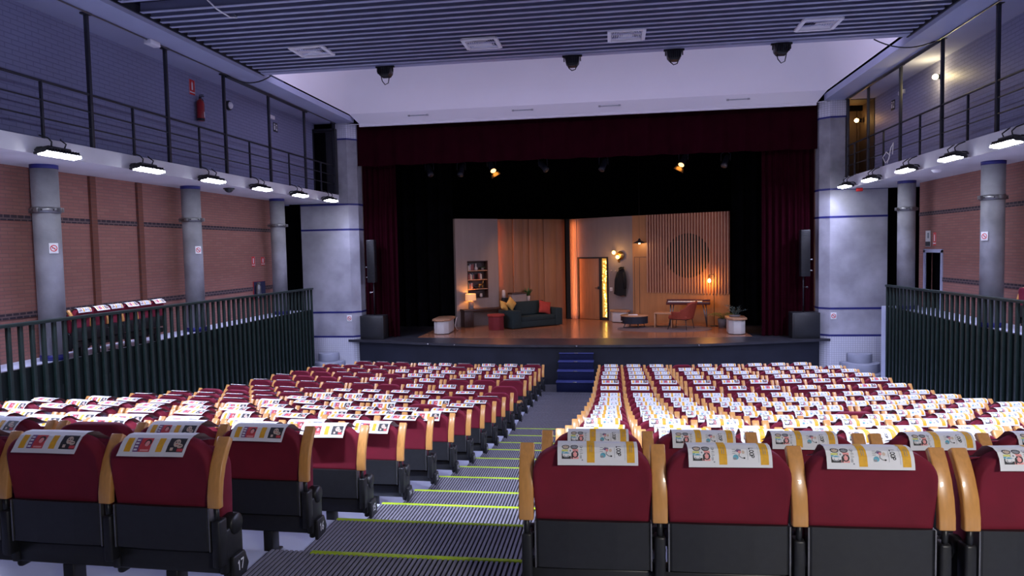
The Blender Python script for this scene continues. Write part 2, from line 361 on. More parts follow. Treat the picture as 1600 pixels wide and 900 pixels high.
# galleries: floor slab, parapet edge
for sd, xe, xw, zt, zb in (('left', -8.0, -9.9, 5.39, 5.15), ('right', 6.12, 8.3, 5.40, 5.10)):
    b = B(); lo, hi = min(xe, xw), max(xe, xw); b.box(lo, hi, -4, 19.8, zb, zt-0.1)
    e0, e1 = (xe, xe-0.16) if xe < 0 else (xe, xe+0.16)
    b.box(min(e0, e1), max(e0, e1), -4, 19.8, zt-0.1, zt)
    struct('floor_gallery_'+sd, b, 'slab')
b = B(); b.box(-9.9, 8.3, -4, 3.20, 5.18, 5.40); struct('floor_gallery_rear', b, 'slab')
# soffit strips beside the slatted ceiling
SZ = 7.48
b = B(); b.box(-9.6, -7.47, -4, 19.8, SZ, SZ+0.14); struct('ceiling', b, 'soffit')
b = B(); b.box(5.6, 8.0, -4, 19.8, SZ-0.02, SZ+0.14); struct('ceiling', b, 'soffit')
# dark deck above the slats
b = B(); b.box(-9.6, 8.0, -4, 14.3, 8.55, 8.7); struct('ceiling', b, 'void')
# slatted ceiling: baffles across the hall
b = B(); fl = B(); y = 14.10
while y > 3.0:
    if not (9.95 < y < 10.35): fl.box(-7.40, 5.55, y, y+0.075, 7.56, 7.572); b.box(-7.40, 5.55, y+0.02, y+0.07, 7.572, 7.72)
    else: fl.box(-4.2, 5.55, y, y+0.075, 7.56, 7.572); b.box(-4.2, 5.55, y+0.02, y+0.07, 7.572, 7.72)
    y -= 0.2493
for x in (-6.6, -5.2, -3.2, -1.2, 0.8, 2.8, 4.8):
    b.box(x-0.03, x+0.03, 3.2, 14.2, 7.72, 7.76)
struct('ceiling', b, 'baffle'); struct('ceiling', fl, 'underlit')
b = B(); b.box(-7.47, 5.6, 14.28, 14.46, 7.56, 7.72); trim(b, 'underlit')
b = B(); b.box(-7.50, -7.44, -4, 14.46, 7.55, 7.68); trim(b, 'rail')
b = B(); b.box(5.57, 5.63, -4, 14.46, 7.54, 7.68); trim(b, 'rail')
# white cove before the stage: mitred quarter vault and the lower band
XL0, XR0, YB = -7.47, 5.58, 19.45
R_ = 1.25; ZB = 7.66
def cove(a): return R_*(1-math.cos(a)), R_*math.sin(a)     # inset, rise
b = B(); b.keep = True; N = 14
rings = []
for i in range(N+1):
    ins, rise = cove(i/N*PI/2); rings.append((ins, ZB+rise*0.95))
for (i0, z0), (i1, z1) in zip(rings, rings[1:]):
    b._f([b.bm.verts.new(p) for p in [(XL0+i0, YB-i0, z0), (XR0-i0, YB-i0, z0), (XR0-i1, YB-i1, z1), (XL0+i1, YB-i1, z1)]], False)
    b._f([b.bm.verts.new(p) for p in [(XL0+i0, YB-i0, z0), (XL0+i1, YB-i1, z1), (XL0+i1, 14.3, z1), (XL0+i0, 14.3, z0)]], False)
    b._f([b.bm.verts.new(p) for p in [(XR0-i0, YB-i0, z0), (XR0-i0, 14.3, z0), (XR0-i1, 14.3, z1), (XR0-i1, YB-i1, z1)]], False)
i1, z1 = rings[-1]
b.quad((XL0+i1, 14.3, z1), (XR0-i1, 14.3, z1), (XR0-i1, YB-i1, z1), (XL0+i1, YB-i1, z1))
bmesh.ops.remove_doubles(b.bm, verts=list(b.bm.verts), dist=0.0005)
struct('ceiling', b, 'white')
b = B(); b.prism([(XL0, YB+0.02), (XR0, YB+0.02), (XR0-0.35, YB-0.30+0.35), (XL0+0.35, YB-0.30+0.35)], 7.36, 7.36+0.01)
b.keep = True
b.quad((XL0, YB, ZB), (XL0+0.25, YB+0.25, 7.37), (XR0-0.22, YB+0.25, 7.37), (XR0, YB, ZB))
b.quad((XL0, YB, ZB), (XL0, YB+0.5, ZB), (XL0+0.25, YB+0.5, 7.37), (XL0+0.25, YB+0.25, 7.37))
b.quad((XR0, YB, ZB), (XR0-0.22, YB+0.25, 7.37), (XR0-0.22, YB+0.5, 7.37), (XR0, YB+0.5, ZB))
struct('ceiling', b, 'white')
b = B(); b.box(XL0+0.2, XR0-0.2, YB+0.24, YB+0.30, 7.33, 7.40); trim(b, 'white')
for x in (-5.45, -2.45, -0.05, 3.35):                        # slots of the ceiling band
    t = thing('linear_diffuser', 'thin dark slot in the white band above the curtain, %s from the left' % NUM[[-5.45, -2.45, -0.05, 3.35].index(x)+1], 'vent', (x, YB+0.09, 7.55), 0, 'slots in the white band')
    b = B(); b.box(-0.27, 0.27, -0.012, 0.012, -0.012, 0.012); obj('slot', b, 'pgry', t)
    for s in (-1, 1):
        b = B(); b.box(s*0.27-0.03, s*0.27+0.03, -0.02, 0.02, -0.02, 0.02); obj('end_cap', b, 'gmetal', t)
# concrete piers beside the stage with blue bands and mosaic
PY = 19.8
def pier(xo, xi, sd):
    s = 1 if xi > xo else -1
    pts = [(xo, PY), (xi-s*0.22, PY), (xi, PY+0.22), (xi, PY+1.1), (xo, PY+1.1)]
    def ring(z0, z1, m, g=0.0):
        p = [(xo-s*g, PY-g), (xi-s*0.22+s*g*0.4, PY-g), (xi+s*g, PY+0.22-g*0.4), (xi+s*g, PY+1.0), (xo-s*g, PY+1.0)]
        b = B(); b.prism(p, z0, z1); return b
    def ring2(xo, z0, z1, g=0.0):
        b = B(); b.prism([(xo-s*g, PY-g), (xi-s*0.22+s*g*0.4, PY-g), (xi+s*g, PY+0.22-g*0.4), (xi+s*g, PY+1.0), (xo-s*g, PY+1.0)], z0, z1); return b
    struct('wall_pier_'+sd, ring(1.20, 5.10, 'c'), 'pier')
    struct('wall_tiled_'+sd, ring(-0.1, 1.16, 't', 0.003), 'tile')
    for z in (1.18, 1.91, 4.37, 5.11): trim(ring(z-0.026, z+0.026, 'b', 0.006), 'bluep')
    pts = None
    xo = -8.05 if sd == 'left' else 6.15
    struct('wall_pier_'+sd, ring2(xo, 5.12, 7.00), 'concrete'); struct('wall_tiled_'+sd, ring2(xo, 7.04, 7.48, 0.003), 'tile'); trim(ring2(xo, 6.995, 7.045, 0.006), 'bluep')
pier(-9.22, -7.50, 'left'); pier(7.21, 5.54, 'right')
# dark passages beside the piers and at the gallery ends
for i, (x0, x1, y0, y1, z0, z1) in enumerate([(-11.2, -9.0, 20.2, 20.3, PL_Z-0.1, 5.15), (-11.3, -11.2, 18.6, 20.3, PL_Z-0.1, 5.15), (7.0, 9.6, 20.2, 20.3, PL_Z-0.1, 5.15), (9.6, 9.7, 16.9, 20.3, PL_Z-0.1, 5.15),
        (-8.72, -8.30, 19.62, 19.74, 5.39, 7.2), (8.35, 9.7, 16.9, 17.0, PL_Z-.1, 5.15)]):
    b = B(); b.box(x0, x1, y0, y1, z0, z1); struct('wall_passage', b, 'drape')
b = B(); b.box(-8.66, -8.02, 19.66, 19.76, 5.41, 7.27); b.box(-8.70, -8.64, 19.60, 19.76, 5.41, 7.30); b.box(-8.04, -7.99, 19.60, 19.76, 5.41, 7.30); b.box(-8.70, -8.0, 19.60, 19.76, 7.25, 7.31)
struct('door_1', b, 'black')
b = B(); b.box(6.80, 6.84, 20.9, 21.0, 5.4, 7.4); b.box(6.14, 6.20, 19.8, 20.0, 5.4, 7.46); b.box(6.20, 6.84, 21.0, 21.1, 5.4, 7.5); b.box(6.84, 6.9, 19.7, 21.1, 5.4, 7.5); b.box(6.0, 6.84, 19.8, 21.1, 7.44, 7.5)
struct('wall_lobby_right', b, 'lobby')
b = B(); b.box(6.1, 6.84, 19.8, 21.1, 5.3, 5.4); struct('floor', b, 'slab')
# doorway in the right brick wall
b = B()
b.box(WRX-0.03, WRX+0.12, 17.18, 17.25, PL_Z, 3.46); b.box(WRX-0.03, WRX+0.12, 18.05, 18.14, PL_Z, 3.46); b.box(WRX-0.03, WRX+0.12, 17.18, 18.14, 3.40, 3.48)
struct('trim_doorway', b, 'soffit')
b = B(); b.box(WRX+0.14, WRX+0.20, 17.25, 18.05, PL_Z, 3.42); struct('door_2', b, 'drape')

# ------------------------------------------------------------------ stage
STZ = 1.10
LIP = [(-7.85, 19.78), (-6.66, 19.46), (-5.6, 19.13), (-4.59, 18.88), (-3.6, 18.71), (-2.75, 18.61), (-1.01, 18.55), (0.67, 18.59), (1.6, 18.66), (2.33, 18.76), (3.2, 18.99), (4.05, 19.25), (5.0, 19.52), (5.78, 19.78)]
BACK = 27.0
b = B(); b.prism(LIP+[(5.78, 19.79), (5.5, 20.2), (5.5, 20.45), (-7.45, 20.45), (-7.45, 20.2), (-7.85, 19.79)], STZ-0.07, STZ-0.004)
struct('floor', b, 'stagelip')
b = B(); b.box(-9.6, 7.8, 20.45, BACK, STZ-0.07, STZ-0.004); struct('floor', b, 'stagelip')
b = B(); b.prism([(-5.85, 20.22), (-4.4, 20.10), (-2.9, 20.02), (-1.0, 19.95), (0.8, 19.95), (2.4, 20.08), (3.85, 20.30), (3.85, 22.85), (3.66, 22.93), (0.66, 24.34), (-1.65, 25.84), (-5.32, 23.04), (-5.85, 22.0)], STZ-0.03, STZ)
struct('floor', b, 'stagewood')
fr = [(x, y+0.10) for x, y in LIP]
b = B(); b.prism([(-7.52, 19.80)]+fr[1:-1]+[(5.5, 19.80), (5.5, 20.4), (-7.5, 20.4)], -0.05, STZ-0.07)
struct('wall_stage_front', b, 'stagefront')
for i, x in enumerate((-5.2, -4.4, -1.0, 2.2)):
    k = max(j for j in range(len(LIP)-1) if LIP[j][0] <= x); t_ = (x-LIP[k][0])/(LIP[k+1][0]-LIP[k][0]); y = LIP[k][1]+t_*(LIP[k+1][1]-LIP[k][1])
    b = B(); b.box(x-0.02, x+0.02, y-0.03, y+0.004, STZ-0.05, STZ-0.02, 0.005)
    tag(obj('edge_stud', b, 'chrome'), 'small bright stud on the dark stage edge, %s from the left' % NUM[i+1], 'stud', 'studs on the stage edge')
t = thing('stage_steps', 'navy carpeted steps leading from the aisle up to the stage', 'steps', (-1.01, 17.65, 0))
for i, z in enumerate((0.27, 0.50, 0.70, 0.88)):
    b = B(); b.box(-0.47+i*0.008, 0.47-i*0.008, 0.30*i, 0.97, 0 if i == 0 else (0.27, 0.50, 0.70, 0.88)[i-1], z-0.02, 0.012); s = obj('step', b, 'step', t)
    b = B(); b.box(-0.485+i*0.008, 0.485-i*0.008, 0.30*i-0.02, 0.30*i+0.28 if i < 3 else 0.98, z-0.02, z+0.004, 0.006); obj('tread', b, 'stepn', s)
    b = B(); b.box(-0.05, 0.05, 0.30*i-0.026, 0.30*i, z-0.012, z+0.008, 0.004); obj('step_light', b, 'chrome', s)
# black surround of the stage
b = B(); b.box(-10, 8.2, BACK, BACK+0.1, STZ-0.1, 9.5); struct('wall_stage_back', b, 'drape')
b = B(); b.box(-10.1, -10, 20.9, BACK, STZ-0.1, 9.5); struct('wall_stage_left', b, 'drape')
b = B(); b.box(8.2, 8.3, 20.9, BACK, STZ-0.1, 9.5); struct('wall_stage_right', b, 'drape')
b = B(); b.box(-10, 8.2, 20.6, BACK, 9.4, 9.5); struct('ceiling', b, 'drape')
b = B(); b.box(-10, 8.2, 20.62, 20.7, 7.3, 9.5); struct('wall_above_stage', b, 'drape')
def drape(name, label, cat, x0, x1, y, z0, z1, amp, wl, m, group=None, seed=1, depth=0.012):
    rnd = random.Random(seed); ph = [rnd.uniform(0, 6) for _ in range(4)]
    L = x1-x0; nu = max(24, int(L/wl*10)); nv = 6
    def f(u, v, off=0.0):
        x = x0+u*L; w = 0.55+0.45*(1-v)
        yy = amp*w*(math.sin(2*PI*x/wl+ph[0]+0.8*math.sin(x*1.7+ph[1]))+0.45*math.sin(2*PI*x/(wl*0.53)+ph[2])+0.3*math.sin(x*2.3+ph[3]))
        zz = z0+v*(z1-z0)-(0.012*math.sin(2*PI*x/(wl*2)+ph[1]) if v == 0 else 0)
        return (x, y+yy+off, zz)
    b = B(); b.grid(lambda u, v: f(u, v), nu, nv); b.grid(lambda u, v: f(u, v, depth), nu, nv)
    b.box(x0, x1, y-0.02, y+0.03, z1-0.02, z1+0.03)
    return tag(obj(name, b, m), label, cat, group)
drape('curtain_valance', 'burgundy pleated valance hanging across the top of the stage', 'curtain', -7.50, 5.53, 20.12, 6.24, 7.48, 0.035, 0.55, 'curtain', seed=3)
drape('stage_curtain', 'burgundy side curtain gathered at the left of the stage', 'curtain', -7.47, -6.42, 20.38, STZ+0.01, 7.3, 0.055, 0.17, 'curtain', 'burgundy side curtains', 5)
drape('stage_curtain', 'burgundy side curtain gathered at the right of the stage', 'curtain', 4.12, 5.50, 20.38, STZ+0.01, 7.3, 0.055, 0.17, 'curtain', 'burgundy side curtains', 8)
drape('black_drape', 'black masking drape left of the set walls', 'drape', -9.6, -5.38, 23.25, STZ, 7.5, 0.05, 0.4, 'drape', 'black masking drapes', 9)
drape('black_drape', 'black masking drape right of the slatted set wall', 'drape', 3.76, 7.8, 23.15, STZ, 7.5, 0.05, 0.4, 'drape', 'black masking drapes', 10)

b = B(); b.box(-1.95, -0.30, 17.62, 18.66, -0.01, 0.008); struct('floor', b, 'frontmat')

# ------------------------------------------------------------------ aisle mat
t = thing('aisle_mat', 'ribbed grey mat running down the stepped centre aisle', 'mat', (0, 0, 0))
base, ribs = B(), B()
MX0, MX1 = -1.86, -0.36
for k in range(NR):
    ya = nose(k-1) if k else 2.2
    yb = nose(k) if k < NR-1 else 17.62
    z = ZF[k]
    base.box(MX0, MX1, ya, yb, z-0.002, z+0.006)
    if k < NR-1: base.box(MX0, MX1, yb-0.001, yb+0.006, ZF[k+1], z+0.006)
    x = MX0+0.012
    while x < MX1-0.012:
        ribs.box(x, x+0.0145, ya+0.006, yb+0.004, z+0.006, z+0.012); x += 0.0268
mb = obj('backing', base, 'matbase', t)
o = obj('rib', ribs, 'matrib', t); o['kind'] = 'stuff'
for k in range(11):
    b = B(); x0 = -1.62 if k == 0 else MX0+0.01
    b.box(x0, MX1-0.01, nose(k)-0.022, nose(k)+0.010, ZF[k]+0.004, ZF[k]+0.0145, 0.003); obj('nosing', b, 'nosing', t)
# ------------------------------------------------------------------ theatre seats
SW = 0.548
def pad_outline(w0, w1, z0, z1, r, n=8):
    """rounded-top upright outline in x,z"""
    p = [(-w0/2, z0), (w0/2, z0), (w1/2, z0+(z1-z0)*0.45)]
    p += [(w1/2-r+r*math.cos(a*PI/2/n), z1-r*0.9+r*0.9*math.sin(a*PI/2/n)) for a in range(n+1)]
    p += [(-w1/2+r-r*math.sin(a*PI/2/n), z1-r*0.9+r*0.9*math.cos(a*PI/2/n)) for a in range(n+1)]
    p += [(-w1/2, z0+(z1-z0)*0.45)]
    return p
def pad(b, outline, layers):
    """layers: list of (y, inset, lean) lofted front to back"""
    cx = 0.0; zs = [p[1] for p in outline]; zc = (min(zs)+max(zs))/2; h = (max(zs)-min(zs))/2; w = max(p[0] for p in outline)
    rings = []
    for y, ins in layers:
        rg = []
        for x, z in outline:
            fx = 1-ins/w; fz = 1-ins/h
            rg.append(b.bm.verts.new((x*fx, y(zc+(z-zc)*fz) if callable(y) else y, zc+(z-zc)*fz)))
        rings.append(rg)
    n = len(outline)
    for a, c in zip(rings, rings[1:]):
        for i in range(n): b._f([a[i], a[(i+1) % n], c[(i+1) % n], c[i]], False)
    b._f(rings[0], False); b._f(rings[-1][::-1], False)
ME = {}
def rake(z): return -(z-0.62)*0.10
# backrest: upholstered shell, slightly raked, soft edges
b = B(); ol = pad_outline(0.470, 0.488, 0.470, 0.781, 0.125)
pad(b, ol, [(lambda z: rake(z)-0.100+0.010, 0.022), (lambda z: rake(z)-0.098+0.004, 0.010), (lambda z: rake(z)-0.090, 0.0), (lambda z: rake(z)-0.02, 0.0), (lambda z: rake(z)-0.006, 0.012), (lambda z: rake(z)+0.002, 0.030)])
ME['backrest'] = b.mesh('backrest', 'velvet')
# black moulded back panel with turned side edges
b = B()
b.prism([(-0.236, -0.088), (-0.225, -0.094), (-0.1, -0.099), (0.1, -0.099), (0.225, -0.094), (0.236, -0.088), (0.236, -0.055), (-0.236, -0.055)], 0.275, 0.474)
ME['back_panel'] = b.mesh('back_panel', 'black')
b = B()
b.box(-0.0035, 0.0035, -0.096, -0.05, 0.272, 0.472, 0.001)
ME['edge_strip'] = b.mesh('edge_strip', 'gmetal')
# tipped-up seat cushion
b = B(); ol = pad_outline(0.44, 0.455, 0.262, 0.700, 0.10)
pad(b, ol, [(0.020, 0.025), (0.030, 0.006), (0.045, 0.0), (0.110, 0.0), (0.130, 0.010), (0.138, 0.035)])
ME['seat'] = b.mesh('seat', 'velvet')
# lowered variants are not needed; armrest raised beside the back
def arm_curve(): return [(-0.112, 0.478), (-0.110, 0.53), (-0.098, 0.60), (-0.075, 0.67), (-0.042, 0.73), (-0.006, 0.780)]
def arm_mesh(M4=None):
    b = B(); c = arm_curve(); th = 0.034; hw = 0.031
    prof = []
    pr = []
    for i, (y, z) in enumerate(c):
        a = c[max(i-1, 0)]; d = c[min(i+1, len(c)-1)]
        ty, tz = d[0]-a[0], d[1]-a[1]; L = math.hypot(ty, tz); prof.append((y, z)); pr.append((y+tz/L*th, z-ty/L*th))
    outline = prof+pr[::-1]
    t = bmesh.new()
    lo = [t.verts.new((-hw, y, z)) for y, z in outline]; hi = [t.verts.new((hw, y, z)) for y, z in outline]
    n = len(outline); t.faces.new(lo); t.faces.new(hi[::-1])
    for i in range(n): t.faces.new((lo[i], hi[i], hi[(i+1) % n], lo[(i+1) % n]))
    bmesh.ops.recalc_face_normals(t, faces=list(t.faces))
    sharp = [e for e in t.edges if len(e.link_faces) == 2 and e.calc_face_angle(0) > 0.6]
    bmesh.ops.bevel(t, geom=sharp, offset=0.006, segments=2, profile=0.5, affect='EDGES')
    b.merge(t, M4, smooth=True); return b.mesh('armrest', 'beech')
ME['armrest'] = arm_mesh()
# the lowered armrest: rotated forward about its hinge
ME['armrest_low'] = arm_mesh(Matrix.Translation((0, -0.10, 0.50)) @ Matrix.Rotation(math.radians(-82), 4, 'X') @ Matrix.Translation((0, 0.10, -0.50)))
# arm support: grey post, hinge disc, moulded foot
b = B()
b.tube([(0, -0.085, 0.40), (0, -0.088, 0.485)], 0.0125, 8)
b.box(-0.022, 0.022, -0.105, -0.040, 0.20, 0.42, 0.010)
b.box(-0.020, 0.020, -0.06, 0.085, 0.15, 0.36, 0.012)
b.lathe([(0.0, -0.027), (0.045, -0.027), (0.050, -0.02), (0.050, 0.02), (0.045, 0.027), (0.0, 0.027)], n=14, M4=Matrix.Translation((0, 0.03, 0.36)) @ Matrix.Rotation(PI/2, 4, 'Y'))
b.box(-0.018, 0.018, -0.035, 0.115, 0.115, 0.20, 0.014)
ME['arm_support'] = b.mesh('arm_support', 'dmetal')
b = B()
for s in (-1, 1):
    for z in (0.30, 0.345, 0.405): b.ball((s*0.254, -0.055, z), 0.0085, sub=1)
ME['bolts'] = b.mesh('bolts', 'gmetal')
b = B(); b.box(-SW/2, SW/2, -0.045, 0.05, 0.148, 0.252, 0.010); b.box(-SW/2, SW/2, 0.05, 0.09, 0.19, 0.23, 0.008)
ME['beam'] = b.mesh('beam', 'black')
b = B(); b.box(-0.030, 0.030, -0.040, 0.040, 0.008, 0.15, 0.006); b.box(-0.034, 0.034, -0.075, 0.075, 0.0, 0.014, 0.005)
ME['leg'] = b.mesh('leg', 'dmetal')
# ---- number plates on the aisle ends
b = B(); b.prism([(-0.03, 0.105), (0.075, 0.115), (0.095, 0.15), (0.062, 0.225), (-0.03, 0.225)], 0.018, 0.040, axis='X', bev=0.006)
ME['plate'] = b.mesh('plate', 'black')
for r in range(1, NR+1):
    txt = str(18-r); q, w = stroke_quads(txt, 0.95, 0.20); w -= 0.2
    b = B(); b.keep = True
    for qq in q: b.poly([(0.0412, 0.022+(px-w/2)*0.028, 0.150+py*0.042) for px, py in qq])
    ME['num%d' % r] = b.mesh('digits', 'paper')

# ---- flyers
FW, FV = 0.325, 0.300
PROF_A = [(-0.132, 0.722), (-0.129, 0.742), (-0.122, 0.768), (-0.107, 0.788), (-0.080, 0.797), (-0.045, 0.796), (-0.012, 0.785), (0.018, 0.758), (0.055, 0.728), (0.100, 0.712), (0.15, 0.692)]
PROF_B = [(-0.170, 0.724), (-0.154, 0.742), (-0.136, 0.766), (-0.112, 0.788), (-0.080, 0.798), (-0.044, 0.797), (-0.012, 0.786), (0.026, 0.758), (0.07, 0.734), (0.12, 0.714), (0.18, 0.694)]
PROF_E = [(-0.092, 0.799), (-0.080, 0.800), (-0.044, 0.797), (-0.012, 0.786), (0.014, 0.768), (0.040, 0.750), (0.07, 0.738), (0.12, 0.718), (0.16, 0.704), (0.20, 0.690), (0.23, 0.68)]
PROF_C = [(-0.172, 0.778), (-0.155, 0.786), (-0.138, 0.792), (-0.115, 0.798), (-0.080, 0.800), (-0.044, 0.797), (-0.012, 0.786), (0.026, 0.760), (0.07, 0.738), (0.12, 0.718), (0.17, 0.700)]
PROF_D = [(-0.128, 0.738), (-0.124, 0.755), (-0.118, 0.772), (-0.105, 0.788), (-0.080, 0.797), (-0.045, 0.796), (-0.012, 0.785), (0.018, 0.758), (0.055, 0.728), (0.100, 0.712), (0.15, 0.692)]
def flyer(kind, seed, shape=None):
    rnd = random.Random(seed); prof = shape or (PROF_A if kind == 'A' else PROF_B)
    acc = [0.0]
    for p, q in zip(prof, prof[1:]): acc.append(acc[-1]+math.hypot(q[0]-p[0], q[1]-p[1]))
    wv = [rnd.uniform(-1, 1) for _ in range(3)]
    def S(u, v, off=0.0):
        v = max(0, min(acc[-1], v)); i = max(j for j in range(len(acc)-1) if acc[j] <= v+1e-9); t = (v-acc[i])/(acc[i+1]-acc[i])
        y = prof[i][0]+t*(prof[i+1][0]-prof[i][0]); z = prof[i][1]+t*(prof[i+1][1]-prof[i][1])
        ty, tz = prof[i+1][0]-prof[i][0], prof[i+1][1]-prof[i][1]; L = math.hypot(ty, tz)
        ny, nz = -tz/L, ty/L
        w = 0.004*(wv[0]*math.sin(u*9)+wv[1]*math.sin(u*17+1))*abs(v-0.1)/0.1+0.006*wv[2]*u*abs(v-0.1)/0.1*4
        return (u, y+ny*(off+0.001+max(w, -0.001)), z+nz*(off+0.001+max(w, -0.001)))
    b = B(); b.keep = True
    b.mi = 0
    vs = sorted(set([0.0, 0.03]+[a for a in acc]))
    def patch(u0, u1, v0, v1, mi, off):
        b.mi = mi
        cut = [v0]+[a for a in acc if v0+1e-4 < a < v1-1e-4]+[v1]
        us = [u0+(u1-u0)*i/3 for i in range(4)] if u1-u0 > 0.05 else [u0, u1]
        for a0, a1 in zip(cut, cut[1:]):
            for x0, x1 in zip(us, us[1:]):
                b._f([b.bm.verts.new(S(x0, a0, off)), b.bm.verts.new(S(x1, a0, off)), b.bm.verts.new(S(x1, a1, off)), b.bm.verts.new(S(x0, a1, off))], False)
    def shape(pts, mi, off):
        b.mi = mi; b._f([b.bm.verts.new(S(u, v, off)) for u, v in pts])
    def oval(cu, cv, ru, rv, mi, off, n=12): shape([(cu+ru*math.cos(2*PI*k/n), cv+rv*math.sin(2*PI*k/n)) for k in range(n)], mi, off)
    uu = [-FW/2+FW*i/6 for i in range(7)]
    for x0, x1 in zip(uu, uu[1:]): patch(x0, x1, 0, acc[-1], 0, 0)
    e = 0.0009
    MT = ['paper', 'pyel', 'pblk', 'pgry', 'pred', 'pink', 'pteal', 'plime', 'pviolet', 'pskin']
    if kind == 'A':
        # four portraits in a square
        patch(-0.145, -0.112, 0.054, 0.062, 7, e); patch(-0.110, -0.078, 0.052, 0.064, 5, e)
        patch(-0.145, -0.112, 0.046, 0.054, 6, e)
        patch(-0.145, -0.108, 0.025, 0.036, 2, e); patch(-0.108, -0.077, 0.025, 0.034, 5, e)
        oval(-0.127, 0.042, 0.015, 0.012, 0, e*1.6); oval(-0.127, 0.037, 0.010, 0.007, 3, e*2.2); oval(-0.127, 0.039, 0.008, 0.005, 0, e*2.8)
        oval(-0.091, 0.043, 0.014, 0.014, 2, e*1.6); oval(-0.091, 0.042, 0.008, 0.009, 5, e*2.2)
        patch(-0.106, -0.100, 0.026, 0.05, 2, e*1.4); patch(-0.145, -0.141, 0.026, 0.046, 2, e*1.4)
        for cu in (-0.129, -0.094):
            oval(cu, 0.074, 0.016, 0.011, 2, e*1.6); oval(cu, 0.073, 0.0115, 0.0075, 9 if cu < -0.1 else 3, e*2.2)
            for s in (-1, 1): oval(cu+s*0.005, 0.075, 0.0022, 0.0014, 2, e*2.8, 6)
        oval(-0.110, 0.056, 0.010, 0.010, 0, e*3); oval(-0.110, 0.056, 0.0035, 0.004, 3, e*3.6, 8)
        # script title, turned a quarter
        q, w = stroke_quads('Orfilas', 0.62, 0.13)
        b.mi = 3
        for qq in q: b._f([b.bm.verts.new(S(-0.0715+py*0.011, 0.081-px/w*0.055, e)) for px, py in qq])
        oval(-0.062, 0.021, 0.003, 0.003, 3, e, 8)
        for u0 in (-0.043, 0.118):
            patch(u0, u0+0.031, 0.011, 0.150, 1, e)
            for du in (0.011, 0.019): patch(u0+du, u0+du+0.002, 0.052, 0.085, 3, e*1.8)
        # drawing of a figure over a blue pool
        oval(0.022, 0.040, 0.011, 0.010, 6, e); oval(0.018, 0.035, 0.007, 0.005, 3, e*1.6)
        b.mi = 3
        pth = [(0.020, 0.062), (0.030, 0.071), (0.044, 0.069), (0.038, 0.055), (0.034, 0.046), (0.044, 0.038), (0.054, 0.036)]
        for (a0, a1), (c0, c1) in zip(pth, pth[1:]):
            d = math.hypot(c0-a0, c1-a1); nx, ny = -(c1-a1)/d*0.0016, (c0-a0)/d*0.0016
            b._f([b.bm.verts.new(S(*p, e*1.6)) for p in [(a0+nx, a1+ny), (a0-nx, a1-ny), (c0-nx, c1-ny), (c0+nx, c1+ny)]])
        oval(0.034, 0.066, 0.010, 0.006, 8, e*1.2); oval(0.038, 0.060, 0.006, 0.006, 5, e*2.2); oval(0.052, 0.060, 0.006, 0.007, 9, e); oval(0.055, 0.037, 0.004, 0.0035, 2, e*2.2, 8)
        for i in range(3): patch(0.010+0.0*i, 0.022, 0.054+i*0.008, 0.056+i*0.008, 3, e)
        patch(0.068, 0.0695, 0.030, 0.072, 3, e)
        # LOOP turned a quarter turn
        q, w = stroke_quads('LOOP', 1.12, 0.23)
        b.mi = 2
        for qq in q: b._f([b.bm.verts.new(S(0.077+py*0.016, 0.079-px*0.0098, e)) for px, py in qq])
        patch(0.110, 0.1108, 0.02, 0.09, 3, e)
    else:
        for u0 in (-0.137, 0.018):
            patch(u0, u0+0.030, 0.022, 0.090, 1, e)
        patch(-0.094, -0.012, 0.022, 0.090, 4, e); patch(-0.094, -0.068, 0.022, 0.090, 8, e*1.5)
        q, w = stroke_quads('1O1', 0.9, 0.24); b.mi = 0
        for k in range(4):
            for s in (0,): patch(-0.090, -0.074, 0.028+k*0.015, 0.036+k*0.015, 0, e*2.1)
        oval(-0.032, 0.066, 0.017, 0.017, 2, e*1.6); oval(-0.033, 0.061, 0.011, 0.014, 5, e*2.2); patch(-0.060, -0.018, 0.026, 0.034, 5, e*1.6)
        patch(0.070, 0.150, 0.022, 0.092, 2, e)
        oval(0.110, 0.066, 0.016, 0.019, 9, e*1.6); oval(0.128, 0.052, 0.014, 0.010, 9, e*1.6); oval(0.104, 0.070, 0.005, 0.003, 2, e*2.2, 8); oval(0.117, 0.070, 0.004, 0.003, 2, e*2.2, 8); oval(0.112, 0.058, 0.006, 0.002, 4, e*2.2, 8)
        patch(0.120, 0.148, 0.026, 0.040, 4, e*1.4); patch(0.086, 0.100, 0.030, 0.044, 9, e*1.4)
    return b.mesh('flyer', MT)
FLY = {'A': [flyer('A', i) for i in range(4)], 'B': [flyer('B', 20+i) for i in range(4)], 'Bf': [flyer('B', 30+i, PROF_C) for i in range(4)], 'Bt': [flyer('B', 60+i, PROF_E) for i in range(4)], 'Af': [flyer('A', 40+i, PROF_D) for i in range(4)], 'Bd': [flyer('B', 50+i, PROF_D) for i in range(4)]}

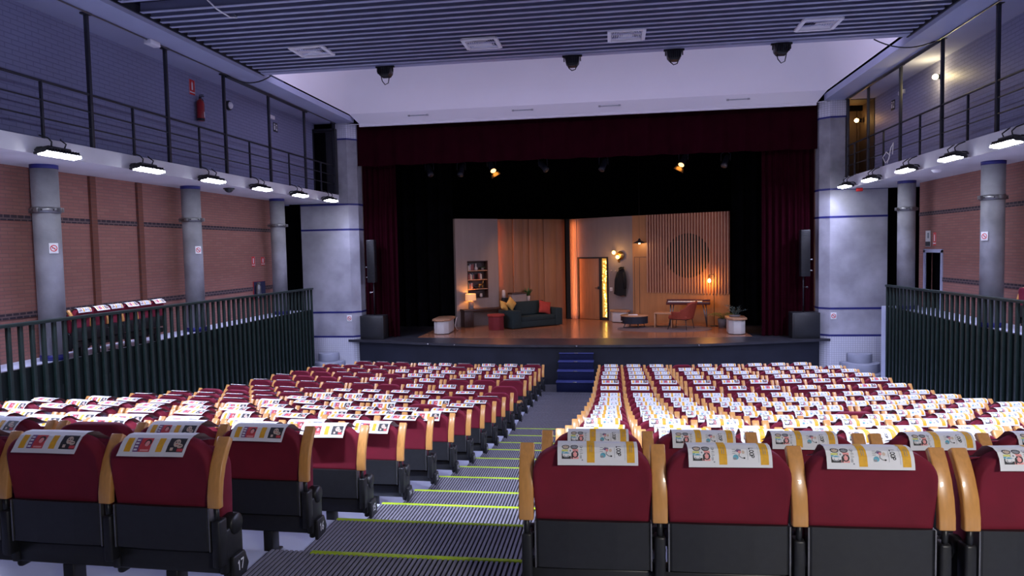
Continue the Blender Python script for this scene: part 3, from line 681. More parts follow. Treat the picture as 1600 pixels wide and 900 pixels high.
from bpy_extras.object_utils import world_to_camera_view as w2c
bpy.context.view_layer.update()
def in_frame(x, y, z, mx=0.02):
    for dx in (-0.28, 0, 0.28):
        for dz in (0.28, 0.77):
            p = w2c(SC, SC.camera, Vector((x+dx, y-0.05, z+dz)))
            if p.z > 0 and -mx < p.x < 1+mx and p.y > -0.02: return True
    return False
def seat_label(side, row, n, extra=''):
    return 'burgundy tip-up seat %s of the aisle, %s row from the back, %s from the aisle' % (side, NUM[row], NUM[n])
def make_seat(name, side, row, n, x, y, z, rz, last, low=False):
    s = 1 if side == 'right' else -1         # the aisle armrest sits on the -s side
    t = thing(name, seat_label(side, row, n), 'theatre seat', (x, y, z), rz, 'burgundy seats %s of the aisle' % side)
    def part(nm, me, lx=0.0, par=None):
        o = bpy.data.objects.new(nm, ME[me]); COL.objects.link(o); o.parent = par or t; o.location = (lx, 0, 0); return o
    part('backrest', 'backrest')
    pn = part('back_panel', 'back_panel'); part('edge_strip', 'edge_strip', -0.2385, pn); part('edge_strip', 'edge_strip', 0.2385, pn)
    part('seat', 'seat'); part('beam', 'beam'); part('leg', 'leg')
    for lx in ([-s*SW/2, s*SW/2] if last else [-s*SW/2]):
        a = part('armrest', 'armrest_low' if low else 'armrest', lx)
        if low: a['label'] = 'armrest folded down flat'
        sp = part('arm_support', 'arm_support', lx)
    if n == 1 and side == 'left':
        pl = part('number_plate', 'plate', SW/2)
        pl['label'] = 'row number plate'
        part('digits', 'num%d' % row, 0, pl)
    if row <= 5: part('bolts', 'bolts', 0, pn)
    return t
rnd = random.Random(11)
LAYOUT = []
for row in range(1, NR+1):
    segs = [3, 3, 3 if row == 17 else 4]
    for side in ('right', 'left'):
        s = 1 if side == 'right' else -1
        px, py = (AX_R if s > 0 else AX_L), 2.93+PITCH*(row-1)
        n = 0
        for cnt, dg in zip(segs, (1.5, 5.0, 8.5)):
            a = math.radians(dg); dx, dy = s*math.cos(a), math.sin(a)
            for i in range(cnt):
                n += 1
                x, y = px+dx*SW*(i+0.5), py+dy*SW*(i+0.5)
                LAYOUT.append((side, row, n, x, y, ZF[row-1], s*a, i == cnt-1))
            px, py = px+dx*(SW*cnt+0.085), py+dy*(SW*cnt+0.085)
vis = [L for L in LAYOUT if in_frame(L[3], L[4], L[5])]
vis.sort(key=lambda L: math.hypot(L[3], L[4]))
print('seats in view', len(vis))
no_fly_right = {(17, 4), (7, 6)}
no_fly_left = {(2, 3), (13, 2), (12, 5), (11, 1), (12, 1), (8, 2), (16, 6), (10, 2), (14, 6)}
pinkish = {(13, c) for c in range(1, 11)} | {(12, 4), (12, 5), (12, 6), (12, 9)}
for side, row, n, x, y, z, rz, last in vis:
    make_seat('theatre_seat', side, row, n, x, y, z, rz, last, low=(side == 'left' and row == 12 and n == 1))
    if (row, n) in (no_fly_right if side == 'right' else no_fly_left): continue
    if side == 'left' and n >= 8 and row in (10, 12, 13, 14) and rnd.random() < 0.5: continue
    kind = 'B' if side == 'left' or (row, n) in pinkish else 'A'
    o = bpy.data.objects.new('flyer', FLY[('Bt' if (n >= 7 and row >= 8) or (row >= 9 and rnd.random() < 0.22) else 'Bd' if (row >= 12 and n <= 6) else 'Bf' if row >= 5 and rnd.random() < 0.75 else 'B') if side == 'left' else ({'A': 'Af', 'B': 'Bd'}[kind] if row > 4 else kind)][rnd.randrange(4)]); COL.objects.link(o)
    ox = rnd.uniform(-0.03, 0.03)+(0.0 if side == 'right' else 0.01)
    o.location = (x+ox*math.cos(rz), y+ox*math.sin(rz), z+0.0006); o.rotation_euler = (0, 0, rz+rnd.uniform(-0.03, 0.03))
    o.location.y -= 0.004*abs(rz)
    lb = 'white LOOP flyer' if kind == 'A' else 'red photo flyer'
    tag(o, '%s over the %s block seat, %s row from back, %s from aisle' % (lb, side, NUM[row], NUM[n]), 'flyer', 'flyers on the %s block seats' % side)
# ------------------------------------------------------------------ columns
def column(x, y, zt, r, label, sign=None):
    t = thing('concrete_column', label, 'column', (x, y, PL_Z), 0, 'round concrete columns')
    h = zt-PL_Z
    b = B(); b.lathe([(r, 0.0), (r, h)], n=32); obj('shaft', b, 'concrete', t)
    b = B(); b.lathe([(r, h-0.075), (r+0.006, h-0.07), (r+0.006, h-0.004), (r, h)], n=32); obj('top_band', b, 'bluep', t)
    b = B(); b.lathe([(r, 0.0), (r+0.008, 0.0), (r+0.008, 0.085), (r, 0.09)], n=32); obj('base_band', b, 'bluep', t)
    zc = 4.44-PL_Z
    b = B(); b.lathe([(r, zc-0.045), (r+0.016, zc-0.045), (r+0.016, zc+0.045), (r, zc+0.045)], n=32)
    for a in (0, 90, 180, 270):
        m4 = Matrix.Rotation(math.radians(a+8), 4, 'Z'); b.box(r, r+0.075, -0.035, 0.035, zc-0.035, zc+0.035, 0.006, m4)
    c = obj('clamp_collar', b, 'gmetal', t)
    b = B()
    for a in range(0, 360, 45):
        b.ball(((r+0.018)*math.cos(math.radians(a+25)), (r+0.018)*math.sin(math.radians(a+25)), zc), 0.014, sub=1)
    obj('bolt', b, 'dmetal', c)
    return t
CR = 0.19
cols = [(-8.85, 9.9, 5.16, 'round concrete column at far left of the photo, in front of the left brick wall'), (-8.85, 13.75, 5.16, 'round concrete column mid left wall, right of the side seats'), (-8.85, 17.6, 5.16, 'round concrete column beside the dark opening left of the stage'),
        (6.88, 13.95, 5.11, 'round concrete column at far right, in front of the right brick wall'), (6.88, 17.75, 5.11, 'round concrete column beside the dark opening right of the stage'), (-8.85, 6.05, 5.16, 'round concrete column behind the frame edge on the left')]
for x, y, zt, lb in cols[:5]: column(x, y, zt, CR, lb)
def nosmoke(parent_label, loc, rz, s):
    t = thing('no_smoking_sign', parent_label, 'sign', loc, rz, 'no smoking signs')
    b = B(); b.box(-s/2, s/2, -0.006, 0, -s*0.62, s*0.62, 0.002); obj('plate', b, 'signwhite', t)
    b = B(); n = 20; b.keep = True
    for k in range(n):
        a0, a1 = 2*PI*k/n, 2*PI*(k+1)/n; ro, ri = s*0.40, s*0.30
        b.quad((ro*math.cos(a0), -0.0075, ro*math.sin(a0)), (ro*math.cos(a1), -0.0075, ro*math.sin(a1)), (ri*math.cos(a1), -0.0075, ri*math.sin(a1)), (ri*math.cos(a0), -0.0075, ri*math.sin(a0)))
    b.quad((-s*.27, -0.0078, s*.20), (-s*.20, -0.0078, s*.27), (s*.27, -0.0078, -s*.20), (s*.20, -0.0078, -s*.27))
    obj('ring', b, 'signred', t)
    b = B(); b.keep = True; b.quad((-s*.2, -0.007, -s*.03), (s*.2, -0.007, -s*.03), (s*.2, -0.007, s*.04), (-s*.2, -0.007, s*.04)); obj('pictogram', b, 'pblk', t)
    return t
def col_sign(cx, cy, ang, z, lb):
    a = math.radians(ang); nosmoke(lb, (cx+(CR+0.008)*math.sin(a), cy-(CR+0.008)*math.cos(a), z), a, 0.13)
col_sign(-8.85, 9.9, 62, 3.84, 'no smoking sign on the leftmost concrete column')
col_sign(-8.85, 13.75, 62, 3.80, 'no smoking sign on the second concrete column from left')
col_sign(6.88, 13.95, -62, 3.74, 'no smoking sign on the far right concrete column')
nosmoke('no smoking sign on the concrete pier left of the stage', (-7.80, PY-0.008, 1.73), 0, 0.15)
nosmoke('no smoking sign on the concrete pier right of the stage', (5.86, PY-0.008, 1.71), 0, 0.15)

# ------------------------------------------------------------------ gallery railings with floor-to-soffit posts
def railing(side, x, zt, ys_tall, ys_short, rails, y0, y1):
    t = thing('gallery_railing', 'dark steel railing with tall posts along the %s gallery' % side, 'railing', (x, ys_tall[0], zt), 0, 'gallery railings')
    oy = ys_tall[0]
    for y in ys_tall:
        b = B(); b.box(-0.028, 0.028, y-oy-0.028, y-oy+0.028, 0, SZ-zt, 0.004); b.box(-0.06, 0.06, y-oy-0.06, y-oy+0.06, SZ-zt-0.03, SZ-zt); obj('post', b, 'rail', t)
    for y in ys_short:
        b = B(); b.box(-0.018, 0.018, y-oy-0.018, y-oy+0.018, 0, rails[0], 0.003); obj('baluster', b, 'rail', t)
    for k, h in enumerate(rails):
        b = B(); r = 0.021 if k == 0 else 0.013
        b.tube([(0, y0-oy, h), (0, y1-oy, h)], r, 8); obj('handrail' if k == 0 else 'crossbar', b, 'rail', t)
    return t
railing('left', -8.06, 5.39, [10.0+1.93*k for k in range(-5, 5)]+[19.66], [9.04+1.93*k for k in range(-5, 6)], (0.83, 0.56, 0.30), -2, 19.75)
railing('right', 6.18, 5.40, [12.45+1.93*k for k in range(-6, 4)]+[19.72], [13.4+1.93*k for k in range(-6, 4)], (0.83, 0.56, 0.30), -2, 19.75)
# conduits under the soffit
def conduit(label, x, y0, y1, r, m):
    b = B(); b.tube([(x, y0, SZ-r-(0.005 if x < 0 else 0.026)), (x, y1, SZ-r-(0.005 if x < 0 else 0.026))], r, 8); return tag(obj('conduit', b, m), label, 'pipe')
conduit('thin pale conduit under the soffit along the left gallery', -8.00, -2, 19.6, 0.014, 'gmetal')
conduit('thick dark rod under the soffit, far end of the left gallery', -8.02, 13.9, 17.8, 0.035, 'rail')
conduit('thin conduit under the soffit along the right gallery', 6.10, -2, 19.6, 0.014, 'gmetal')
conduit('thick dark rod under the soffit, far end of the right gallery', 6.12, 14.4, 19.4, 0.03, 'rail')

# ------------------------------------------------------------------ LED floodlights on the gallery edges
def floodlight(x, y, z, s, label, L=0.66):
    """s=+1 : hung on the left gallery, pointing to the right"""
    t = thing('led_floodlight', label, 'floodlight', (x, y, z), 0, 'lit LED floodlights on the gallery edges')
    tilt = Matrix.Rotation(math.radians(-9*s), 4, 'Y')
    b = B(); b.box(-0.10, 0.10, -L/2, L/2, 0.0, 0.035, 0.006, tilt)
    for k in range(13):
        yy = -L/2+L*(k+0.5)/13; b.box(-0.09, 0.09, yy-0.007, yy+0.007, 0.03, 0.07, 0, tilt)
    obj('housing', b, 'dmetal', t)
    b = B(); b.box(0.03*s-0.068, 0.03*s+0.068, -L/2+0.004, L/2-0.004, -0.020, 0.0, 0.004, tilt)
    for k in range(13):
        yy = -L/2+L*(k+0.5)/13; b.box(0.09*s-0.012, 0.09*s+0.012, yy-0.016, yy+0.016, -0.018, 0.016, 0.003, tilt)
    obj('lens', b, 'led', t)
    b = B(); b.box(-0.06, 0.05, -L*0.32, L*0.32, 0.075, 0.115, 0.008, tilt)
    for q in (-1, 1): b.tube([(-0.07*s, q*L*0.30, 0.10), (-0.13*s, q*L*0.34, 0.09), (-0.155*s, q*L*0.36, 0.05)], 0.014, 6)
    obj('driver_box', b, 'black', t)
    for q in (-1, 1):
        b = B(); b.tube([(0.0, q*L*0.18, 0.11), (0.02*s, q*L*0.20, 0.18), (-0.05*s, q*L*0.17, 0.24), (-0.12*s, q*L*0.30, 0.27)], 0.011, 6); obj('cable', b, 'black', t)
    l = bpy.data.lights.new('floodlight_lamp', 'AREA'); l.shape = 'RECTANGLE'; l.size = 0.18; l.size_y = L*0.9; l.energy = LED_W*(0.5 if y > 18 else 1.0); l.color = LED_COL; l.spread = math.radians(150)
    o = bpy.data.objects.new('floodlight_lamp', l); COL.objects.link(o); o.parent = t
    a = math.radians(34)
    o.location = (0.03*s, 0, -0.075); o.rotation_euler = (0, -a*s, 0)
LYS = [9.02+1.935*k for k in range(0, 6)]+[7.085, 5.15]
for k, y in enumerate(LYS):
    lb = ('lit LED floodlight on the left gallery edge, %s from the left' % NUM[k+1]) if k < 6 else 'lit LED floodlight on the left gallery edge, just outside the photo'
    floodlight(-7.82, y, 5.14, 1, lb)
RYS = [11.64, 13.41, 15.35, 17.34, 19.1, 9.7, 7.76, 5.82]
for k, y in enumerate(RYS):
    lb = ('lit LED floodlight on the right gallery edge, %s from the right' % NUM[k+1]) if k < 5 else 'lit LED floodlight on the right gallery edge, just outside the photo'
    floodlight(5.94, y, 5.11, -1, lb)

# ------------------------------------------------------------------ barriers of the raised side aisles
def barrier(side, x, y0, y1, top0, top1, s):
    t = thing('barrier_fence', 'dark green barred barrier along the %s side aisle' % side, 'barrier', (x, y1, 0), 0, 'side aisle barriers')
    n = int((y1-y0)/0.204)+1
    for k in range(n):
        y = y1-0.204*k; zt = top0+(top1-top0)*(y-y0)/(y1-y0)
        b = B(); b.box(-0.022, 0.028, y-y1-0.028, y-y1+0.028, max(0.0, ZF[min(NR-1, max(0, int((y-3.46)/PITCH)+1))]-0.01), zt-0.03, 0.004); obj('bar', b, 'fence', t)
    b = B()
    p = [(-0.035, y0-y1-0.2), (0.045, y0-y1-0.2), (0.045, 0.05), (-0.035, 0.05)]
    b.prism([(y0-y1-0.2, top0-0.05), (0.05, top1-0.05), (0.05, top1), (y0-y1-0.2, top0)], -0.04, 0.05, axis='X', bev=0.006)
    obj('top_rail', b, 'fence', t)
    b = B(); b.box(-0.05*s-0.012, -0.05*s+0.012, y0-y1-0.2, 0.05, 0, PL_Z+0.02)
    for yy in [y0-y1+0.6+1.02*k for k in range(int((y1-y0)/1.02))]: b.box(-0.045*s-0.012, -0.045*s+0.012, yy-0.07, yy+0.07, 1.42, 1.72, 0.006)
    obj('lower_panel', b, 'fpanel', t)
barrier('left', -8.46, 4.0, 18.66, 2.80, 2.71, 1)
barrier('right', 6.56, 6.8, 18.0, 2.72, 2.64, -1)

# ------------------------------------------------------------------ seats on the left side aisle
def side_seat(x, y, rz, label, sc=0.82):
    t = thing('side_aisle_seat', label, 'theatre seat', (x, y, PL_Z), rz, 'seats on the raised side aisles')
    t.scale = (sc, 1, 1)
    for nm, me in (('backrest', 'backrest'), ('back_panel', 'back_panel'), ('seat', 'seat'), ('beam', 'beam'), ('leg', 'leg')):
        o = bpy.data.objects.new(nm, ME[me]); COL.objects.link(o); o.parent = t
    for q in (-1,):
        o = bpy.data.objects.new('armrest', ME['armrest']); COL.objects.link(o); o.parent = t; o.location = (q*SW/2, 0, 0)
        o = bpy.data.objects.new('arm_support', ME['arm_support']); COL.objects.link(o); o.parent = t; o.location = (q*SW/2, 0, 0)
for k in range(6):
    y = 12.12-0.375*k
    side_seat(-8.68, y, PI/2, 'burgundy seat behind the left barrier, %s from the right' % NUM[k+1], 0.76)
    o = bpy.data.objects.new('flyer', FLY['A' if k % 2 else 'B'][k % 4]); COL.objects.link(o)
    o.location = (-8.68, y, PL_Z+0.002); o.rotation_euler = (0, 0, PI/2); o.scale = (0.9, 1, 1)
    tag(o, 'flyer on the burgundy seat behind the left barrier, %s from the right' % NUM[k+1], 'flyer', 'flyers on the side aisle seats')
side_seat(-8.68, 8.30, PI/2, 'burgundy seat behind the left barrier at the photo edge', 0.76)
side_seat(6.95, 12.85, -PI/2, 'burgundy seat behind the right barrier at the photo edge', 0.76)

# ------------------------------------------------------------------ ceiling things
def vent(x, y, label):
    t = thing('ceiling_vent', label, 'vent', (x, y, 7.555), 0, 'square vents in the slatted ceiling')
    s = 0.31
    b = B()
    for q in (-1, 1): b.box(-s, s, q*s-0.035, q*s+0.035, -0.02, 0.02, 0.004); b.box(q*s-0.035, q*s+0.035, -s, s, -0.02, 0.02, 0.004)
    b.box(-s, s, -s, s, 0.16, 0.17); obj('frame', b, 'white', t)
    for k in range(1, 7):
        f = s*(1-k/7.6); g = f-0.034; z0, z1 = 0.0, 0.040; b = B()
        for q in (-1, 1):
            b.quad((-f, q*f, z0), (f, q*f, z0), (g, q*g, z1), (-g, q*g, z1)); b.quad((q*f, -f, z0), (q*f, f, z0), (q*g, g, z1), (q*g, -g, z1))
        obj('louvre', b, 'white', t)
for i, (x, y) in enumerate([(-5.68, 12.95), (-2.40, 13.15), (0.29, 13.22), (3.66, 13.30)]):
    vent(x, y, 'white square air vent in the slatted ceiling, %s from the left' % NUM[i+1])
def projector(x, y, label, loop):
    t = thing('hanging_floodlight', label, 'stage light', (x, y, 7.54), 0, 'dark floodlights under the ceiling edge')
    b = B(); b.prism([(-0.15, -0.02), (0.15, -0.02), (0.13, -0.14), (0.08, -0.20), (-0.08, -0.20), (-0.13, -0.14)], -0.10, 0.12, axis='Y', bev=0.008); 
    for k in range(7): b.box(-0.12+0.04*k-0.006, -0.12+0.04*k+0.006, -0.13, -0.10, -0.16, -0.03)
    obj('housing', b, 'black', t)
    b = B(); b.box(-0.20, 0.20, -0.03, 0.03, -0.012, 0.02, 0.004); b.box(0.155, 0.175, -0.02, 0.02, -0.10, 0.0, 0.003); b.box(-0.175, -0.155, -0.02, 0.02, -0.10, 0.0, 0.003); obj('bracket', b, 'dmetal', t)
    b = B(); k = 1.0 if loop else 0.5
    b.tube([(-0.09, 0, -0.18), (-0.07, 0, -0.18-0.10*k), (-0.01, 0, -0.20-0.16*k), (0.06, 0, -0.19-0.14*k), (0.09, 0, -0.18)], 0.010, 6); obj('cable', b, 'black', t)
for i, (x, y) in enumerate([(-4.68, 14.32), (-0.77, 14.36), (1.24, 14.36), (3.28, 14.38)]):
    projector(x, y, 'dark floodlight hanging under the ceiling edge, %s from the left' % NUM[i+1], i in (0, 3))
def cable(name, label, pts, r=0.012, m='black'):
    b = B(); b.tube(pts, r, 6); return tag(obj(name, b, m), label, 'cable')
def sag(p, q, d, n=10):
    return [(p[0]+(q[0]-p[0])*k/n, p[1]+(q[1]-p[1])*k/n, p[2]+(q[2]-p[2])*k/n-d*4*(k/n)*(1-k/n)) for k in range(n+1)]
cable('loose_cable', 'dark cable sagging from the left soffit to the slatted ceiling corner', sag((-8.0, 13.9, 7.46), (-7.3, 14.5, 7.56), 0.16), 0.014)
cable('loose_cable', 'dark cable sagging from the right soffit to the slatted ceiling corner', sag((6.1, 14.5, 7.46), (5.0, 14.5, 7.56), 0.14), 0.012)
cable('dangling_cable', 'pale loose cable hanging from the gap in the slats, upper left', [(-6.15, 10.1, 7.75), (-6.12, 10.15, 7.60), (-6.05, 10.3, 7.50), (-5.98, 10.55, 7.45), (-6.0, 10.8, 7.52), (-6.1, 10.9, 7.62)], 0.012, 'white')
# emergency units and signs on the upper gallery walls
def box_thing(name, label, cat, parts, loc, rz=0, group=None):
    t = thing(name, label, cat, loc, rz, group)
    for nm, bb, m in parts: obj(nm, bb, m, t)
    return t
def bx(*a, bev=0.0): b = B(); b.box(*a, bev); return b
def ext_sign(label, loc, rz, w=0.20, h=0.30):
    t = thing('fire_extinguisher_sign', label, 'sign', loc, rz, 'red fire extinguisher signs')
    obj('plate', bx(-w/2, w/2, -0.006, 0, -h/2, h/2, bev=0.002), 'signred', t)
    b = B(); b.keep = True
    b.quad((-w*.13, -0.008, -h*.18), (w*.13, -0.008, -h*.18), (w*.13, -0.008, h*.30), (-w*.13, -0.008, h*.30))
    b.quad((-w*.05, -0.008, h*.30), (w*.05, -0.008, h*.30), (w*.05, -0.008, h*.37), (-w*.05, -0.008, h*.37))
    b.quad((-w*.42, -0.008, -h*.38), (w*.42, -0.008, -h*.38), (w*.42, -0.008, -h*.30), (-w*.42, -0.008, -h*.30))
    for q in (-1, 1): b.quad((q*w*.48-0.003, -0.008, -h*.48), (q*w*.48+0.003, -0.008, -h*.48), (q*w*.48+0.003, -0.008, h*.48), (q*w*.48-0.003, -0.008, h*.48))
    obj('pictogram', b, 'signwhite', t); return t
def hose(label, loc, rz): return ext_sign(label, loc, rz, 0.20, 0.22)
LG = GLX+0.002
ext_sign('red extinguisher sign above the red extinguisher on the upper gallery wall', (LG, 13.70, 7.20), PI/2, 0.20, 0.31)
t = thing('fire_extinguisher', 'red fire extinguisher hanging on the upper left gallery wall', 'extinguisher', (LG+0.10, 13.82, 6.52), PI/2)
b = B(); b.lathe([(0.0, 0), (0.072, 0.0), (0.078, 0.012), (0.078, 0.36), (0.066, 0.41), (0.035, 0.44), (0.028, 0.46), (0.0, 0.46)], n=20); obj('cylinder', b, 'extred', t)
b = B(); b.lathe([(0.0, 0), (0.0785, 0.001), (0.0795, 0.05), (0.0, 0.05)], n=20); obj('base_cap', b, 'black', t)
b = B(); b.lathe([(0.0, .455), (0.028, 0.455), (0.03, 0.50), (0.0, 0.505)], n=12); b.box(-0.015, 0.015, -0.09, 0.02, 0.50, 0.515, 0.004); b.box(-0.015, 0.015, -0.08, 0.02, 0.53, 0.545, 0.004); obj('valve', b, 'black', t)
b = B(); b.tube([(0.03, 0, 0.48), (0.10, 0, 0.46), (0.12, -0.01, 0.36), (0.10, -0.02, 0.15)], 0.011, 6); obj('hose', b, 'black', t)
b = B(); b.prism([(0.0795*math.sin(math.radians(a)), -0.0795*math.cos(math.radians(a))) for a in range(-5, 61, 11)]+[(0.079*math.sin(math.radians(a)), -0.079*math.cos(math.radians(a))) for a in range(60, -6, -11)], 0.07, 0.19); obj('paper_label', b, 'signwhite', t)
t = thing('wall_lamp', 'small round unlit wall lamp on the upper left gallery wall', 'lamp', (LG+0.01, 15.05, 7.09), PI/2)
b = B(); b.lathe([(0.0, 0), (0.11, 0), (0.11, 0.05), (0.09, 0.06), (0, 0.06)], n=18, M4=Matrix.Rotation(PI/2, 4, 'X')); obj('base', b, 'dmetal', t)
b = B(); b.ball((0, -0.05, 0), (0.085, 0.07, 0.085)); obj('glass', b, 'white', t)
def emergency(label, loc, rz):
    t = thing('emergency_light', label, 'lamp', loc, rz, 'emergency light units')
    obj('base', bx(-0.15, 0.15, -0.03, 0, -0.055, 0.055, bev=0.008), 'soffit', t); obj('diffuser', bx(-0.13, 0.15, -0.07, -0.028, -0.05, 0.045, bev=0.012), 'white', t)
def exit_sign(label, loc, rz):
    t = thing('exit_sign', label, 'sign', loc, rz, 'small exit signs')
    obj('plate', bx(-0.12, 0.12, -0.006, 0, -0.12, 0.12, bev=0.002), 'pblk', t)
    b = B(); b.keep = True
    for q in [(-.09, -.02, -.07, .09), (0.02, .09, -.08, .08)]:
        b.quad((q[0], -0.008, q[2]), (q[1], -0.008, q[2]), (q[1], -0.008, q[3]), (q[0], -0.008, q[3]))
    obj('pictogram', b, 'signwhite', t)
    b = B(); b.keep = True; b.quad((0.035, -0.0085, -.03), (0.075, -0.0085, -.03), (0.075, -0.0085, .05), (0.035, -0.0085, .05)); b.quad((-.075, -0.0085, .03), (-.04, -0.0085, .03), (-.04, -0.0085, .06), (-.075, -0.0085, .06)); obj('arrow', b, 'pblk', t)
emergency('emergency light above the exit sign on the left gallery wall', (LG, 17.05, 7.20), PI/2)
exit_sign('small exit sign beside the dark door on the left gallery wall', (LG, 17.33, 6.98), PI/2)
RG = GRX-0.002
emergency('emergency light above the exit sign on the right gallery wall', (RG, 17.9, 7.20), -PI/2)
exit_sign('small exit sign on the right gallery wall', (RG, 18.5, 7.02), -PI/2)
b = B(); b.box(-7.995-0.07, -7.995+0.07, 11.35, 11.62, SZ-0.09, SZ-0.005, 0.01)
tag(obj('junction_box', b, 'white'), 'white junction box on the left soffit conduit', 'box')
# lit lamps on the right gallery
def bulb_lamp(label, loc, w, col, mt, aim):
    t = thing('wall_lamp', label, 'lamp', loc, 0, 'lit bare wall lamps')
    sx = aim
    b = B(); b.lathe([(0, 0), (0.06, 0), (0.05, 0.05), (0.03, 0.08), (0, 0.08)], n=14, M4=Matrix.Rotation(PI/2*sx, 4, 'Y')); obj('holder', b, 'dmetal', t)
    b = B(); b.ball((sx*0.12, 0, 0), (0.06, 0.055, 0.055)); obj('bulb', b, mt, t)
    p = point('lamp_glow', (loc[0]+sx*0.22, loc[1]-0.02, loc[2]), w, col, 0.05); return t
M['bulby'] = mat('yellow white bulb', (1, 0.9, 0.6), 0.4, emit=((1.0, 0.80, 0.42), 20.0), noise=(2, 0))
bulb_lamp('bright yellowish lamp lit on the right gallery brick wall', (RG, 15.95, 7.10), 14, (1.0, 0.78, 0.36), 'bulby', -1)
bulb_lamp('warm orange lamp lit in the lobby at the end of the right gallery', (6.78, 20.55, 7.02), 5, (1.0, 0.50, 0.13), 'bulbw', -1)
b = B(); b.tube([(6.13, 16.9, 5.44), (6.13, 16.75, 5.60), (6.13, 16.95, 5.70), (6.13, 17.15, 5.60), (6.13, 17.0, 5.46), (6.13, 16.8, 5.52), (6.13, 16.7, 5.75), (6.13, 16.55, 5.85), (6.13, 16.6, 5.60)], 0.011, 6)
tag(obj('cable_coil', b, 'signwhite'), 'white cable coiled on the right gallery railing', 'cable')
# lower wall signs
LWX = WLX+0.004
ext_sign('red extinguisher sign on the left brick wall above the recess', (LWX, 17.05, 3.50), PI/2, 0.17, 0.26)
hose('red hose sign on the left brick wall, right of the extinguisher sign', (LWX, 17.55, 3.50), PI/2)
t = thing('extinguisher_cabinet', 'red recessed cabinet with a hose on the left brick wall', 'cabinet', (LWX, 17.30, 2.75), PI/2)
obj('frame', bx(-0.31, 0.31, -0.02, 0, -0.23, 0.23, bev=0.004), 'extred', t)
obj('recess', bx(-0.30, 0.30, -0.024, -0.018, -0.22, 0.22), 'void', t)
b = B(); b.lathe([(0, 0), (0.07, 0), (0.07, 0.30), (0.03, 0.36), (0, 0.36)], n=14, M4=Matrix.Translation((-0.2, -0.09, -0.2))); b.box(-0.23, -0.16, -0.14, -0.06, 0.14, 0.2, 0.01); obj('bottle', b, 'gmetal', t)
RWX = WRX-0.004
ext_sign('red extinguisher sign above the right doorway', (RWX, 16.98+0.62, 3.72), -PI/2, 0.15, 0.30)
t = thing('exit_notice', 'white and black exit notice above the right doorway', 'sign', (RWX, 17.95, 3.72), -PI/2)
obj('plate', bx(-0.13, 0.13, -0.006, 0, -0.18, 0.20, bev=0.002), 'signwhite', t); obj('lower_band', bx(-0.125, 0.125, -0.009, -0.005, -0.17, -0.06), 'pblk', t)
obj('figure', bx(-0.03, 0.06, -0.009, -0.005, 0.02, 0.15), 'pgry', t)
t = thing('dome_camera', 'small black dome camera under the left gallery', 'camera', (-8.35, 14.4, 5.15))
b = B(); b.lathe([(0, -0.10), (0.05, -0.09), (0.09, -0.05), (0.10, 0.0), (0, 0.0)], n=16); obj('dome', b, 'black', t)
b = B(); b.lathe([(0.0, -0.025), (0.12, -0.025), (0.12, 0), (0, 0)], n=16); obj('ring', b, 'dmetal', t)
t = thing('smoke_detector', 'white round detector under the right gallery', 'detector', (6.45, 15.2, 5.10))
b = B(); b.lathe([(0, -0.06), (0.06, -0.055), (0.09, -0.02), (0.10, 0), (0, 0)], n=16); obj('body', b, 'white', t)
t = thing('alarm_lamp', 'tiny red indicator at the far end under the right gallery', 'lamp', (6.4, 19.5, 5.06))
obj('body', bx(-0.08, 0.08, -0.03, 0.03, -0.05, 0.04, bev=0.01), 'signred', t)

# ------------------------------------------------------------------ loudspeakers at the stage sides
def speakers(xa, side, s):
    t = thing('subwoofer', 'black subwoofer box standing at the %s end of the stage' % side, 'loudspeaker', (xa, 19.93, STZ), 0, 'black subwoofers')
    obj('cabinet', bx(-0.36, 0.36, -0.14, 0.32, 0.0, 0.70, bev=0.012), 'black', t)
    obj('grille', bx(-0.32, 0.32, -0.152, -0.135, 0.05, 0.65, bev=0.006), 'black', t)
    t = thing('column_loudspeaker', 'tall slim column loudspeaker on a pole, %s of the stage' % side, 'loudspeaker', (xa+s*0.02, 19.98, STZ+0.70), 0, 'column loudspeakers')
    b = B(); b.tube([(0, 0.05, 0), (0, 0.05, 1.18)], 0.018, 8); obj('pole', b, 'dmetal', t)
    cx = -s*0.03
    obj('cabinet', bx(cx-0.12, cx+0.12, -0.08, 0.14, 0.98, 2.25, bev=0.012), 'black', t)
    b = B()
    for k in range(26): b.box(cx-0.105, cx+0.105, -0.095, -0.075, 1.02+0.047*k, 1.02+0.047*k+0.014)
    obj('grille', b, 'dmetal', t)
    b = B(); b.box(cx-s*0.17-0.03, cx-s*0.17+0.03, 0, 0.05, 1.42, 1.45, 0.006); b.box(cx-s*0.17-0.03, cx-s*0.17+0.03, 0, 0.05, 1.12, 1.15, 0.006); obj('rigging_clip', b, 'gmetal', t)
    b = B(); b.ball((-s*0.09, 0.02, 0.68), 0.035); b.tube([(-s*0.09, 0.02, 0.68), (0, 0.05, 0.70)], 0.01, 6); obj('pole_knob', b, 'chrome' if s > 0 else 'dmetal', t)
speakers(-7.12, 'left', 1); speakers(5.16, 'right', -1)

